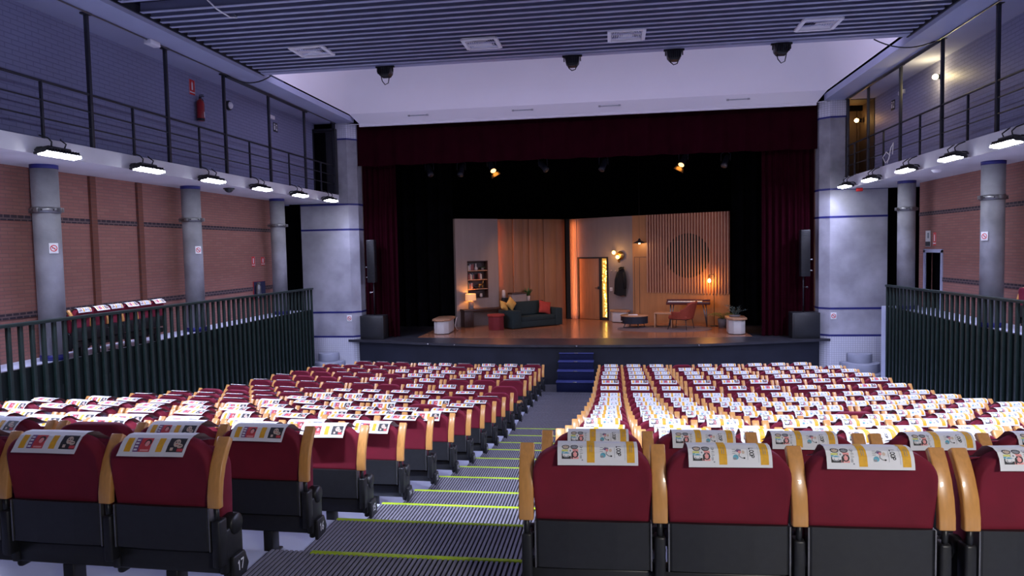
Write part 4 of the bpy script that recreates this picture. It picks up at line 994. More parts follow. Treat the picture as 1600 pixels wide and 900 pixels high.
# ------------------------------------------------------------------ lights in the fly
def fly_light(x, y, z, lit, label, tx, sc=1.0):
    t = thing('stage_spotlight', label, 'stage light', (x, y, z), 0, 'spotlights hanging above the stage')
    m4 = Matrix.Rotation(math.radians(tx), 4, 'Y') @ Matrix.Rotation(math.radians(-35), 4, 'X')
    b = B(); b.lathe([(0, 0.22*sc), (0.06*sc, 0.22*sc), (0.085*sc, 0.15*sc), (0.085*sc, -0.12*sc), (0.10*sc, -0.20*sc), (0.0, -0.20*sc)], n=14, M4=m4); obj('body', b, 'stagefront', t)
    b = B(); b.tube([(0.13*sc, 0, 0), (0.13*sc, 0, 0.2*sc), (0, 0, 0.30*sc), (-0.13*sc, 0, 0.2*sc), (-0.13*sc, 0, 0)], 0.012*sc, 6); b.tube([(0, 0, 0.3*sc), (0, 0, 0.85)], 0.014, 6); obj('yoke', b, 'stagefront', t)
    b = B(); b.lathe([(0, -0.205*sc), (0.085*sc, -0.203*sc), (0.07*sc, -0.215*sc), (0, -0.22*sc)], n=14, M4=m4); obj('lens', b, 'spotlens' if lit else 'stagelip', t)
    if lit:
        b = B(); m5 = m4 @ Matrix.Translation((0, 0, -0.2*sc)); b.prism([(-0.11, 0), (0.11, 0), (0.15, -0.16), (-0.15, -0.16)], 0.09, 0.10, axis='Y', M4=m5)
        obj('barn_door', b, 'brass', t); point('spot_spill', (x+0.02, y-0.02, z-0.36), 0.9, WARM, 0.03)
for x, y, z, lit, lb, tx in [(-3.62, 21.0, 6.20, True, 'lit amber spotlight above the stage, left of the two lit ones', -28), (2.06, 21.0, 6.17, True, 'lit amber spotlight above the stage, right of the two lit ones', 28),
        (-5.55, 21.0, 6.15, False, 'unlit spotlight leaning down at the far left above the stage', -25), (-4.55, 21.0, 6.12, False, 'unlit slim spotlight second from the left above the stage', 5), (-2.05, 21.0, 6.15, False, 'unlit spotlight leaning right near the middle above the stage', -40),
        (-0.25, 21.0, 6.12, False, 'unlit spotlight leaning left near the middle above the stage', 22), (3.25, 21.0, 6.10, False, 'unlit spotlight at the far right above the stage', 24)]:
    fly_light(x, y, z, lit, lb, tx)

t = thing('lighting_bar', 'black pipe above the stage carrying the spotlights', 'pipe', (-1.0, 21.0, 6.93))
b = B(); b.tube([(-5.6, 0, 0), (5.6, 0, 0)], 0.024, 8); obj('pipe', b, 'dmetal', t)
for x in (-5, -1.7, 1.7, 5):
    b = B(); b.tube([(x, 0, 0), (x, 0, 2.46)], 0.006, 5); obj('hanger', b, 'dmetal', t)

# ------------------------------------------------------------------ curved pale steps beside the piers
for sx, side in ((-8.45, 'left'), (6.5, 'right')):
    t = thing('curved_steps', 'pale curved steps at the foot of the %s concrete pier' % side, 'steps', (sx, 19.75, 0))
    for k in range(3):
        r = 0.75-0.2*k; b = B(); b.prism([(0.9*r*math.cos(math.radians(a)), -r*math.sin(math.radians(a))) for a in range(0, 181, 12)], 0.24*k, 0.24*k+0.24, bev=0.01); obj('step', b, 'palestep', t)

# ------------------------------------------------------------------ the stage set : walls
WA, WC, WE, WF = Vector((-5.306, 23.0, 0)), Vector((-1.652, 25.8, 0)), Vector((0.657, 24.3, 0)), Vector((3.65, 22.9, 0))
HT = 4.745-STZ
class Wall:
    def __init__(s, p, q):
        s.p = p; s.t = (q-p).normalized(); s.n = Vector((s.t.y, -s.t.x, 0)); s.a = math.atan2(s.t.y, s.t.x); s.L = (q-p).length
    def at(s, u, d=0.0, z=STZ): v = s.p+s.t*u+s.n*d; return (v.x, v.y, z)
L1, L2, L3 = Wall(WA, WC), Wall(WC, WE), Wall(WE, WF)
# in wall frames: x = along the wall, -y = towards the audience
t = thing('set_wall', 'grey set wall with the recessed bookshelf, left end of the set', 'set wall', L1.at(0), L1.a)
b = B(); N0, N1, NB, NT = 0.43, 1.20, 2.05-STZ, 3.31-STZ
b.box(0, N0, -0.12, 0.02, 0, HT); b.box(N1, 1.62, -0.12, 0.02, 0, HT); b.box(N0, N1, -0.12, 0.02, 0, NB); b.box(N0, N1, -0.12, 0.02, NT, HT); obj('panel', b, 'setgrey', t)
bs = thing('wall_bookshelf', 'recessed bookshelf with four shelves in the grey set wall', 'bookshelf', L1.at((N0+N1)/2, 0, STZ+NB), L1.a)
w = (N1-N0)/2; hh = NT-NB
b = B(); b.box(-w, w, 0.12, 0.14, 0, hh); b.box(-w-0.01, -w+0.01, -0.125, 0.14, 0, hh); b.box(w-0.01, w+0.01, -0.125, 0.14, 0, hh); b.box(-w, w, -0.125, 0.14, hh-0.015, hh+0.01); b.box(-w, w, -0.125, 0.14, -0.012, 0.012); obj('case', b, 'dwood', bs)
SHZ = [0.0, 0.30, 0.62, 0.93]
for z in SHZ[1:]: obj('shelf', bx(-w, w, -0.11, 0.12, z-0.012, z+0.012), 'benchtop', bs)
rb = random.Random(4); bkm = ['bk1', 'bk2', 'bk3', 'bk4', 'bk5']
NMS = {3: 'top', 2: 'second', 1: 'third'}
for sh, xs0, cnt in ((3, -w+0.03, 6), (2, -w+0.03, 6), (1, -w+0.03, 5), (2, 0.06, 3)):
    x = xs0
    for i in range(cnt):
        th = rb.uniform(0.026, 0.045); hb = rb.uniform(0.16, 0.22)
        pos = L1.at((N0+N1)/2+x+th/2, 0.03, STZ+NB+SHZ[sh]+0.0125)
        m = rb.choice(bkm)
        tk = thing('book', '%s book on the %s bookcase shelf, %s from left%s' % ({'bk1': 'grey', 'bk2': 'dark violet', 'bk3': 'dark red', 'bk4': 'beige', 'bk5': 'dark blue'}[m], NMS[sh], NUM[i+1], ', right group' if xs0 > 0 else ''), 'book', pos, L1.a, 'books in the set bookcase')
        obj('cover', bx(-th/2, th/2, -0.07, 0.06, 0, hb, bev=0.002), m, tk); obj('pages', bx(-th/2+0.004, th/2-0.004, -0.065, 0.063, 0.004, hb+0.001), 'paper', tk)
        x += th+0.004
def shelf_vase(nm, lb, u, sh, prof, m, cat='vase'):
    b = B(); b.lathe(prof, n=14); o = obj(nm, b, m); o.location = L1.at((N0+N1)/2+u, 0.0, STZ+NB+SHZ[sh]+0.0125); return tag(o, lb, cat)
shelf_vase('vase', 'pale bulbous vase on the top shelf of the set bookcase', -0.01, 3, [(0, 0), (0.06, 0.0), (0.07, 0.05), (0.055, 0.10), (0.025, 0.13), (0.022, 0.22), (0.03, 0.23), (0, 0.23)], 'vase')
shelf_vase('cup', 'small white cup on the bottom shelf, leftmost', -0.19, 0, [(0, 0), (0.022, 0), (0.028, 0.085), (0.024, 0.085), (0, 0.02)], 'vase', 'cup')
shelf_vase('cup', 'slim white cup on the bottom shelf, middle', -0.08, 0, [(0, 0), (0.02, 0), (0.022, 0.11), (0.018, 0.11), (0, 0.02)], 'vase', 'cup')
shelf_vase('jug', 'rounded white jug on the bottom shelf, rightmost', 0.17, 0, [(0, 0), (0.04, 0), (0.055, 0.05), (0.04, 0.11), (0.045, 0.13), (0, 0.12)], 'vase', 'jug')
shelf_vase('bowl', 'dark bowl on the third shelf of the set bookcase', -0.03, 1, [(0, 0), (0.03, 0), (0.09, 0.06), (0.085, 0.06), (0, 0.02)], 'dmetal', 'bowl')
b = B()
for (p, q, r) in [((-0.09, 0, 0.13), (0.06, 0, 0.13), 0.035), ((0.06, 0, 0.14), (0.10, 0, 0.30), 0.02), ((0.10, 0, 0.30), (0.15, 0, 0.29), 0.022), ((-0.08, 0.015, 0.13), (-0.09, 0.015, 0), 0.013), ((-0.07, -0.015, 0.13), (-0.07, -0.015, 0), 0.013), ((0.05, 0.015, 0.13), (0.06, 0.015, 0), 0.013), ((0.06, -0.015, 0.13), (0.07, -0.015, 0), 0.013)]: b.tube([p, q], r, 8)
o = obj('animal_figurine', b, 'brass'); o.location = L1.at((N0+N1)/2+0.16, 0.03, STZ+NB+SHZ[1]+0.0125); o.rotation_euler = (0, 0, L1.a); tag(o, 'slim golden animal figurine on the third bookcase shelf', 'figurine')

def leaf_blades(b, base, n, L, spread, wid, rnd, droop=0.5, z0=0.0):
    for k in range(n):
        a = rnd.uniform(0, 2*PI); l = L*rnd.uniform(0.7, 1.1); s = spread*rnd.uniform(0.4, 1.1)
        pts = []
        for j in range(6):
            f = j/5; r = s*f; z = l*(f-droop*f*f*0.6)
            pts.append(Vector((base[0]+r*math.cos(a), base[1]+r*math.sin(a), base[2]+z0+z)))
        sd = Vector((-math.sin(a), math.cos(a), 0)); prev = None
        for j, p in enumerate(pts):
            wd = wid*math.sin(PI*(0.12+0.88*j/5))+0.002
            cur = (b.bm.verts.new(p-sd*wd), b.bm.verts.new(p+Vector((0, 0, wd*0.3))), b.bm.verts.new(p+sd*wd))
            if prev: b._f([prev[0], prev[1], cur[1], cur[0]], False); b._f([prev[1], prev[2], cur[2], cur[1]], False)
            prev = cur
def fronds(b, base, n, L, spread, rnd, lw=0.016):
    for k in range(n):
        a = 2*PI*k/n+rnd.uniform(-.25, .25); l = L*rnd.uniform(0.75, 1.1); s = spread*rnd.uniform(0.55, 1.1)
        pts = [Vector((base[0]+s*f*math.cos(a), base[1]+s*f*math.sin(a), base[2]+l*(1.25*f-0.85*f*f))) for f in [j/8 for j in range(9)]]
        b.tube(pts, 0.004, 4)
        sd = Vector((-math.sin(a), math.cos(a), 0)); d = Vector((math.cos(a), math.sin(a), 0))
        for j in range(1, 9):
            for q in (-1, 1):
                ll = 0.11*math.sin(PI*(0.15+0.8*j/9)); p = pts[j]; tip = p+sd*q*ll+d*ll*0.5+Vector((0, 0, -0.02))
                b.poly([p-d*lw, p+d*lw, tip])
p_ = shelf_vase('plant_pot', 'small dark trailing plant at the right of the top bookcase shelf', 0.24, 3, [(0, 0), (0.045, 0), (0.055, 0.08), (0, 0.08)], 'terrag', 'plant')
b = B(); leaf_blades(b, (0, 0, 0.07), 16, 0.12, 0.13, 0.02, random.Random(2), 1.6); obj('foliage', b, 'leaf', p_)
# panelled wall
t = thing('set_wall', 'tall wood panelled set wall behind the sofa, lit orange', 'set wall', L1.at(0), L1.a)
us = [1.66, 2.26, 2.65, 2.91, 3.26, 3.53, 4.03, 4.46]
for i, (a, c) in enumerate(zip(us, us[1:])):
    dz = (0.0, 0.05, 0.015, 0.06, 0.02, 0.055, 0.01)[i]
    obj('board', bx(a+0.002, c-0.002, -0.01-dz, 0.05, 0, HT, bev=0.004), 'setwood', t)
def led_strip(label, W, u, d, z0, z1, w=0.012, watt=20):
    t = thing('led_strip', label, 'lamp', W.at(u, d, z0), W.a, 'orange light strips in the set')
    obj('channel', bx(-w/2-0.008, w/2+0.008, 0.0, 0.012, 0, z1-z0), 'dmetal', t)
    obj('diffuser', bx(-w/2, w/2, -0.008, 0.002, 0.0, z1-z0, bev=0.003), 'ledor', t)
    if not watt: return
    zm = (z0+z1)/2; p = W.at(u+0.03, d+0.03, zm); q = W.at(u+1.0, d-0.10, zm)
    l = area('strip_light', p, q, 0.03, z1-z0, watt, (1.0, 0.30, 0.08))
    l.rotation_euler = Matrix(((W.t*-1).cross(Vector((0, 0, 1))), Vector((0, 0, 1)), W.t*-1)).transposed().to_euler()
led_strip('vertical orange light strip beside the grey bookshelf wall', L1, 1.645, 0.045, STZ+1.25, 4.68)
t = thing('corner_post', 'black post in the corner between the two set walls', 'post', (-1.632, 25.5, STZ))
obj('post', bx(-0.07, 0.07, -0.05, 0.05, 0, HT), 'coat', t)
obj('foot', bx(-0.10, 0.10, -0.08, 0.08, 0, 0.02), 'coat', t)
l = area('strip_light', (-1.50, 25.50, STZ+1.8), (-1.50+0.62, 25.5+0.78, STZ+1.8), 0.05, 3.4, 17, (1.0, 0.26, 0.07))
l.rotation_euler = Matrix((Vector((0.78, -0.62, 0)), Vector((0, 0, 1)), Vector((-0.62, -0.78, 0)))).transposed().to_euler()
# door wall
t = thing('set_wall', 'grey set wall holding the wooden door and the black coat', 'set wall', L2.at(0), L2.a)
D0, D1, DH = 0.44, 1.76, 3.35-STZ
b = B(); b.box(0.03, D0, 0, 0.06, 0, HT); b.box(D1, L2.L, 0, 0.06, 0, HT); b.box(D0, D1, 0, 0.06, DH, HT); obj('panel', b, 'setgrey', t)
b = B()
for k in range(5): b.box(0.07+0.07*k, 0.07+0.07*k+0.05, -0.02, 0.0, 0, HT)
obj('batten', b, 'setgrey', t)
led_strip('vertical orange light strip beside the black corner post', L2, 0.04, 0.03, STZ+0.05, 4.68, 0.012, 0)
td = thing('set_door', 'wooden door in a black frame with a fairy light sidelight', 'door', L2.at(D0), L2.a)
W_ = D1-D0
b = B(); b.box(0, 0.05, -0.03, 0.07, 0, DH); b.box(W_-0.06, W_, -0.03, 0.07, 0, DH); b.box(0, W_, -0.03, 0.07, DH-0.05, DH); b.box(0.94, 1.04, -0.03, 0.07, 0, DH); b.box(0.94, W_, -0.03, 0.07, 0, 0.10); obj('frame', b, 'black', td)
lf = obj('leaf', bx(0.055, 0.935, -0.01, 0.04, 0.01, DH-0.055, bev=0.003), 'setdoor', td)
b = B(); b.box(0.87, 0.93, -0.035, -0.01, 1.10, 1.20, 0.006); b.tube([(0.90, -0.03, 1.15), (0.90, -0.07, 1.15), (0.79, -0.07, 1.15)], 0.011, 6); obj('handle', b, 'black', lf)
gl = obj('sidelight', bx(1.04, W_-0.06, 0.03, 0.05, 0.10, DH-0.05), 'glow', td)
b = B(); rf = random.Random(5)
for k in range(90):
    z = 0.12+(DH-0.25)*rf.random()**0.9; u = 1.06+(W_-0.06-1.08)*(0.55+0.4*math.sin(z*3.1+0.8)*0.5+rf.uniform(-.45, .45)*(0.4+0.6*(z > 1.3))); u = min(max(u, 1.055), W_-0.075)
    b.ball((u, 0.012, z), 0.013, sub=1)
o = obj('fairy_bulb', b, 'fairy', td); o['kind'] = 'stuff'
# sconce, hooks, coat, switch
t = thing('globe_sconce', 'brass wall sconce with two lit globes above the coat', 'lamp', L2.at(2.19, 0.0, 3.36), L2.a)
b = B(); b.tube([(0.02, -0.005, -0.16), (0.02, -0.09, -0.12), (0.05, -0.10, 0.0), (-0.10, -0.10, 0.14)], 0.011, 8); b.lathe([(0, 0), (0.05, 0), (0.05, 0.02), (0, 0.02)], n=14, M4=Matrix.Translation((0.02, 0, -0.16)) @ Matrix.Rotation(PI/2, 4, 'X')); obj('arm', b, 'brass', t)
b = B(); b.lathe([(0, 0), (0.15, 0), (0.15, 0.012), (0, 0.012)], n=20, M4=Matrix.Translation((0.10, -0.06, 0.03)) @ Matrix.Rotation(PI/2, 4, 'X')); obj('disc', b, 'brass', t)
for x, z in ((-0.10, 0.14), (0.06, -0.02)):
    b = B(); b.ball((x, -0.15, z), 0.070); obj('globe', b, 'globe', t)
gp = L2.at(2.17, 0.30, 3.42); point('sconce_glow', gp, 11, (1.0, 0.55, 0.18), 0.08)
t = thing('coat_rack', 'row of small round coat hooks beside the black coat', 'hooks', L2.at(2.06, 0.0, 2.86), L2.a)
for x in (-0.14, 0.02, 0.20):
    b = B(); b.tube([(x, 0, 0), (x, -0.05, 0)], 0.009, 6); b.ball((x, -0.055, 0), 0.025, sub=1); obj('hook', b, 'vase', t)
t = thing('light_switch', 'small white light switch between the door and the coat', 'switch', L2.at(1.87, 0.0, 2.21), L2.a)
obj('plate', bx(-0.05, 0.05, -0.012, 0, -0.06, 0.06, bev=0.004), 'signwhite', t); obj('rocker', bx(-0.025, 0.025, -0.018, -0.01, -0.035, 0.035, bev=0.003), 'vase', t)
t = thing('hanging_coat', 'long black coat hanging from a hook on the grey set wall', 'coat', L2.at(2.38, 0.02, 2.96), L2.a)
def coat(u, v):
    z = -0.95*v; wl = 0.07+0.16*min(1, v*2.2)**0.7+0.04*v; wr = 0.07+0.12*min(1, v*2.2)**0.7
    a = u*2*PI; x = math.cos(a)*(wl if math.cos(a) < 0 else wr)-0.05*v
    y = math.sin(a)*(0.035+0.07*min(1, v*2))*1.0-0.09+0.012*math.sin(7*a)*v
    return (x, y, z+(-0.06*x*2 if v > .9 else 0)-0.02*math.sin(a*3)*v)
b = B(); b.grid(coat, 28, 14); obj('body', b, 'coat', t)
b = B(); b.tube([(-0.12, -0.12, -0.14), (-0.19, -0.14, -0.4), (-0.22, -0.14, -0.74)], [0.05, 0.062, 0.055], 8); obj('sleeve', b, 'coat', t)
b = B(); b.tube([(0.10, -0.12, -0.14), (0.15, -0.14, -0.4), (0.16, -0.14, -0.70)], [0.05, 0.058, 0.05], 8); obj('sleeve', b, 'coat', t)
b = B(); b.tube([(-0.08, -0.14, -0.02), (0.0, -0.17, -0.06), (0.08, -0.14, -0.02), (0.05, -0.06, 0.02), (-0.05, -0.06, 0.02), (-0.08, -0.14, -0.02)], 0.026, 8); obj('collar', b, 'coat', t)
# slatted wall
t = thing('set_wall', 'slatted wood set wall with a dark disc, right end of the set', 'set wall', L3.at(0), L3.a)
obj('side_panel', bx(0.0, 0.535, -0.005, 0.05, 0, HT), 'setply', t)
b = B(); b.box(0.06, 0.50, -0.012, -0.004, 2.22, 2.235); b.box(0.245, 0.255, -0.012, -0.004, 0, 2.22); b.box(0.06, 0.07, -0.012, -0.004, 0, 2.22); obj('panel_joint', b, 'dwood', t)
obj('backing', bx(0.535, L3.L, 0.0, 0.05, 1.04, HT), 'slatb', t)
obj('lower_panel', bx(0.535, L3.L, -0.01, 0.05, 0, 1.04), 'setply', t)
b = B(); b.lathe([(0, 0), (0.73, 0), (0.73, 0.012), (0, 0.012)], n=48, M4=Matrix.Translation((1.94, -0.002, 3.36-STZ)) @ Matrix.Rotation(PI/2, 4, 'X')); obj('disc', b, 'coat', t)
n_s = 29; p0, p1 = 0.55, L3.L-0.04
for k in range(n_s):
    u = p0+(p1-p0)*k/(n_s-1); obj('slat', bx(u-0.021, u+0.021, -0.050, -0.014, 1.02, HT, bev=0.004), 'slatw', t)

# ------------------------------------------------------------------ the stage set : furniture
# console along the grey wall
t = thing('console_table', 'long dark walnut console against the grey set wall', 'console', L1.at(0.10, 0.14), L1.a)
obj('top', bx(0, 1.85, -0.34, 0, 0.53, 0.60, bev=0.006), 'dwood', t)
obj('end_cabinet', bx(0.02, 0.36, -0.32, -0.01, 0.0, 0.53, bev=0.006), 'dwood', t); obj('leg', bx(1.74, 1.80, -0.32, -0.02, 0, 0.53), 'dwood', t)
b = B()
for k in range(4): b.box(0.05+0.075*k, 0.055+0.075*k, -0.325, -0.318, 0.03, 0.5)
obj('groove', b, 'black', t)
t = thing('table_lamp', 'lit table lamp with drum shade on the walnut console', 'lamp', L1.at(0.42, 0.34, STZ+0.60), L1.a)
b = B(); b.box(-0.07, 0.07, -0.07, 0.07, 0, 0.27, 0.012); b.tube([(0, 0, 0.27), (0, 0, 0.34)], 0.012, 6); obj('base', b, 'terrag', t)
b = B(); b.lathe([(0.185, 0.30), (0.175, 0.52), (0.172, 0.52), (0.182, 0.30)], n=24, cap=False); obj('shade', b, 'shade', t)
b = B(); b.ball((0, 0, 0.40), 0.035); obj('bulb', b, 'bulbw', t)
lp = L1.at(0.42, 0.34, STZ+1.02); point('lamp_glow', lp, 30, (1.0, 0.40, 0.07), 0.045)
t = thing('small_loudspeaker', 'black box loudspeaker on the right end of the walnut console', 'loudspeaker', L1.at(1.74, 0.32, STZ+0.60), L1.a)
obj('cabinet', bx(-0.085, 0.085, -0.1, 0.1, 0, 0.32, bev=0.008), 'black', t); obj('grille', bx(-0.075, 0.075, -0.106, -0.099, 0.01, 0.31), 'coat', t)
b = B(); b.lathe([(0, 0), (0.06, 0), (0.065, 0.10), (0.055, 0.24), (0.035, 0.27), (0, 0.27)], n=16); o = obj('vase', b, 'vase'); o.location = L1.at(1.70, 0.32, STZ+0.92); tag(o, 'pale tall vase standing on the black loudspeaker', 'vase')
t = thing('low_cabinet', 'mauve grey cabinet with dark top behind the sofa', 'cabinet', L1.at(2.28, 0.09), L1.a)
obj('body', bx(-0.29, 0.29, -0.3, 0, 0, 1.02, bev=0.006), 'setgrey', t); obj('top', bx(-0.30, 0.30, -0.32, 0, 1.02, 1.07, bev=0.006), 'dwood', t)
t = thing('plant_stand', 'slim pedestal behind the sofa carrying the white vase', 'stand', L1.at(2.72, 0.22), L1.a)
obj('column', bx(-0.08, 0.08, -0.08, 0.08, 0, 0.70, bev=0.006), 'dwood', t); obj('top', bx(-0.11, 0.11, -0.11, 0.11, 0.70, 0.73, bev=0.006), 'dwood', t)
t = thing('potted_plant', 'white vase with dark spiky leaves behind the sofa', 'plant', L1.at(2.72, 0.22, STZ+0.73))
b = B(); b.lathe([(0, 0), (0.075, 0), (0.085, 0.20), (0.075, 0.20), (0, 0.15)], n=16); obj('pot', b, 'vase', t)
b = B(); leaf_blades(b, (0, 0, 0.17), 26, 0.36, 0.20, 0.030, random.Random(8), 0.3); obj('foliage', b, 'leaf', t)
# sofa
sa = math.radians(41); SP = Vector((-3.22, 22.12, 0))
t = thing('sofa', 'dark teal sofa in front of the orange lit panelling', 'sofa', (SP.x, SP.y, STZ), sa)
Ls = 2.0
obj('base', bx(0.03, Ls-0.03, 0.03, 0.86, 0.03, 0.24, bev=0.02), 'sofa', t)
obj('arm', bx(0, 0.34, 0, 0.90, 0.02, 0.59, bev=0.03), 'sofa', t); obj('arm', bx(Ls-0.28, Ls, 0, 0.90, 0.02, 0.59, bev=0.03), 'sofa', t)
obj('backrest', bx(0.3, Ls-0.26, 0.66, 0.90, 0.2, 0.72, bev=0.04), 'sofa', t)
obj('seat_cushion', bx(0.345, Ls-0.285, 0.02, 0.68, 0.22, 0.38, bev=0.035), 'sofa', t)
b = B(); b.box(-0.62, 0.62, -0.09, 0.09, -0.24, 0.24, 0.06, Matrix.Translation((1.02, 0.60, 0.60)) @ Matrix.Rotation(math.radians(-14), 4, 'X'), 3); obj('back_cushion', b, 'sofa', t)
def pillow(name, label, m, loc, rot, s=0.42):
    b = B()
    def f(u, v, q):
        x, z = (u-0.5)*s, (v-0.5)*s; e = (1-abs(2*u-1)**2.4)*(1-abs(2*v-1)**2.4)
        pin = 1-0.10*(1-abs(2*u-1))*abs(2*v-1)**2; pin2 = 1-0.10*(1-abs(2*v-1))*abs(2*u-1)**2
        return (x*pin2, q*0.085*e**0.6, z*pin)
    b.grid(lambda u, v: f(u, v, 1), 14, 14); b.grid(lambda u, v: f(u, v, -1), 14, 14)
    bmesh.ops.remove_doubles(b.bm, verts=list(b.bm.verts), dist=0.001)
    o = obj(name, b, m); o.location = loc; o.rotation_euler = rot; return tag(o, label, 'pillow')
def sofa_pt(x, y, z): v = Matrix.Rotation(sa, 3, 'Z') @ Vector((x, y, 0)); return (SP.x+v.x, SP.y+v.y, STZ+z)
pillow('pillow', 'mustard yellow pillow standing on edge on the left sofa arm', 'mustard', sofa_pt(0.24, 0.46, 0.80), (math.radians(-18), math.radians(45), sa), 0.36)
pillow('pillow', 'mustard yellow pillow leaning left of the other mustard pillow', 'mustard', sofa_pt(0.02, 0.55, 0.74), (math.radians(-30), math.radians(20), sa+0.2), 0.32)
pillow('pillow', 'rust red pillow leaning at the right end of the sofa', 'rust', sofa_pt(1.50, 0.33, 0.61), (math.radians(-22), math.radians(14), sa-0.15), 0.46)
# octagonal ottoman
def ngon(r, n, ph=0): return [(r*math.cos(2*PI*k/n+ph), r*math.sin(2*PI*k/n+ph)) for k in range(n)]
t = thing('ottoman', 'red faceted ottoman with a lid left of the sofa', 'ottoman', (-3.78, 22.17, STZ), 0.2)
b = B(); b.prism(ngon(0.265, 8, PI/8), 0.0, 0.44, bev=0.012); obj('body', b, 'ottred', t)
b = B(); b.prism(ngon(0.30, 8, PI/8), 0.44, 0.50, bev=0.012); obj('lid', b, 'rust', t)
# faceted benches
def bench(label, loc, rz, L, Wd, H):
    t = thing('faceted_bench', label, 'bench', loc, rz, 'cream faceted benches')
    def oct(l, w, c): return [(-w/2+c, -l/2), (w/2-c, -l/2), (w/2, -l/2+c), (w/2, l/2-c), (w/2-c, l/2), (-w/2+c, l/2), (-w/2, l/2-c), (-w/2, -l/2+c)]
    b = B(); b.prism(oct(L, Wd, 0.13), 0.02, H-0.06, bev=0.006); obj('body', b, 'cream', t)
    b = B(); b.prism(oct(L-0.03, Wd-0.03, 0.12), 0.0, 0.02); obj('plinth', b, 'black', t)
    b = B(); b.prism(oct(L+0.10, Wd+0.10, 0.15), H-0.06, H, bev=0.010); obj('top', b, 'benchtop', t)
    return t
bench('cream bench with wooden top at the left front of the set', (-5.32, 21.45, STZ), 0.04, 1.15, 0.46, 0.47)
bench('cream bench with wooden top behind the round coffee table', (*L2.at(2.38, 0.26)[:2], STZ), L2.a+PI/2, 0.60, 0.40, 0.42)
t = bench('cream planter bench at the right front of the set, under leafy plants', (3.52, 21.05, STZ), -0.05, 0.85, 0.46, 0.48)
b = B(); b.tube([(-5.03, 21.9, STZ+0.40), (-5.0, 21.85, STZ+0.44), (-4.99, 21.7, STZ+0.38), (-5.01, 21.62, STZ+0.2), (-5.0, 21.75, STZ+0.08), (-4.98, 21.95, STZ+0.02)], 0.018, 6)
tag(obj('rope', b, 'vase'), 'pale rope looped at the end of the left front bench', 'rope')
t = thing('leafy_plant', 'silvery leafy plant spreading over the right front bench', 'plant', (3.50, 21.10, STZ+0.48))
b = B(); b.lathe([(0, 0), (0.15, 0), (0.17, 0.05), (0, 0.05)], n=16); obj('tray', b, 'terrag', t)
b = B(); rp = random.Random(21)
for k in range(18):
    a = rp.uniform(0, 2*PI); r = rp.uniform(0.02, 0.12); base = (r*math.cos(a), r*math.sin(a)*1.5, 0.03)
    tip = Vector((base[0]+rp.uniform(-0.28, 0.36), base[1]+rp.uniform(-0.3, 0.3), rp.uniform(0.15, 0.38))); bs_ = Vector(base); b.tube([bs_, (bs_+tip)/2+Vector((0, 0, 0.05)), tip], 0.004, 4)
    for j in range(7):
        p = bs_.lerp(tip, 0.25+0.12*j)+Vector((0, 0, 0.05*math.sin(PI*(0.25+0.12*j)))); an = rp.uniform(0, 2*PI); d = Vector((math.cos(an), math.sin(an), rp.uniform(-.2, .6))).normalized(); s_ = d.cross(Vector((0, 0, 1))).normalized(); l = rp.uniform(0.05, 0.085)
        b.poly([p, p+d*l*.5+s_*l*.3, p+d*l, p+d*l*.5-s_*l*.3])
obj('foliage', b, 'leafs', t)
t = thing('potted_fern', 'green fern in a grey pot between piano and bench', 'plant', (3.36, 22.50, STZ))
b = B(); b.lathe([(0, 0), (0.12, 0), (0.15, 0.28), (0.135, 0.28), (0, 0.24)], n=18); obj('pot', b, 'terrag', t)
b = B(); fronds(b, (0, 0, 0.26), 17, 0.40, 0.42, random.Random(3)); obj('foliage', b, 'leaf', t)
# rug, coffee table
b = B(); b.prism([(1.45*math.cos(2*PI*k/48), 0.86*math.sin(2*PI*k/48)) for k in range(48)], 0.0, 0.014); o = obj('round_rug', b, 'rug'); o.location = (1.55, 22.16, STZ+0.001); tag(o, 'mauve grey oval rug under the coffee table and armchair', 'rug')
RZ_ = STZ+0.016
t = thing('coffee_table', 'round coffee table with black drum sides and wooden top', 'table', (0.64, 22.55, RZ_))
b = B(); b.lathe([(0, 0.36), (0.44, 0.36), (0.44, 0.395), (0, 0.395)], n=32); obj('top', b, 'benchtop', t)
b = B(); an = [math.radians(a) for a in range(-105, 106, 7)]
b.prism([(0.43*math.sin(a+0.75), -0.43*math.cos(a+0.75)) for a in an]+[(0.41*math.sin(a+0.75), -0.41*math.cos(a+0.75)) for a in an[::-1]], 0.15, 0.36); b.lathe([(0, 0.14), (0.43, 0.14), (0.43, 0.16), (0, 0.16)], n=32); obj('drum', b, 'stagefront', t)
b = B(); an = [math.radians(a) for a in range(-105, 106, 7)]
b.prism([(0.43*math.sin(a+3.9), -0.43*math.cos(a+3.9)) for a in an]+[(0.41*math.sin(a+3.9), -0.41*math.cos(a+3.9)) for a in an[::-1]], 0.22, 0.36); obj('drum', b, 'black', t)
for a in (20, 110, 200, 290):
    r = math.radians(a); b = B(); b.tube([(0.30*math.cos(r), 0.30*math.sin(r), 0.15), (0.36*math.cos(r), 0.36*math.sin(r), 0.0)], [0.018, 0.011], 8); obj('leg', b, 'black', t)
b = B(); b.box(-0.15, 0.15, -0.1, 0.1, 0, 0.012, 0.002); b.box(-0.13, 0.12, -0.11, 0.06, 0.012, 0.02, 0.002, Matrix.Rotation(0.3, 4, 'Z')); o = obj('papers', b, 'paper'); o.location = (0.60, 22.50, RZ_+0.3965); tag(o, 'white papers lying on the round coffee table', 'papers')
# armchair, facing the coffee table
ca = math.radians(128)
t = thing('armchair', 'brick red upholstered armchair with thin black legs on the rug', 'armchair', (2.08, 22.00, RZ_), math.radians(62))
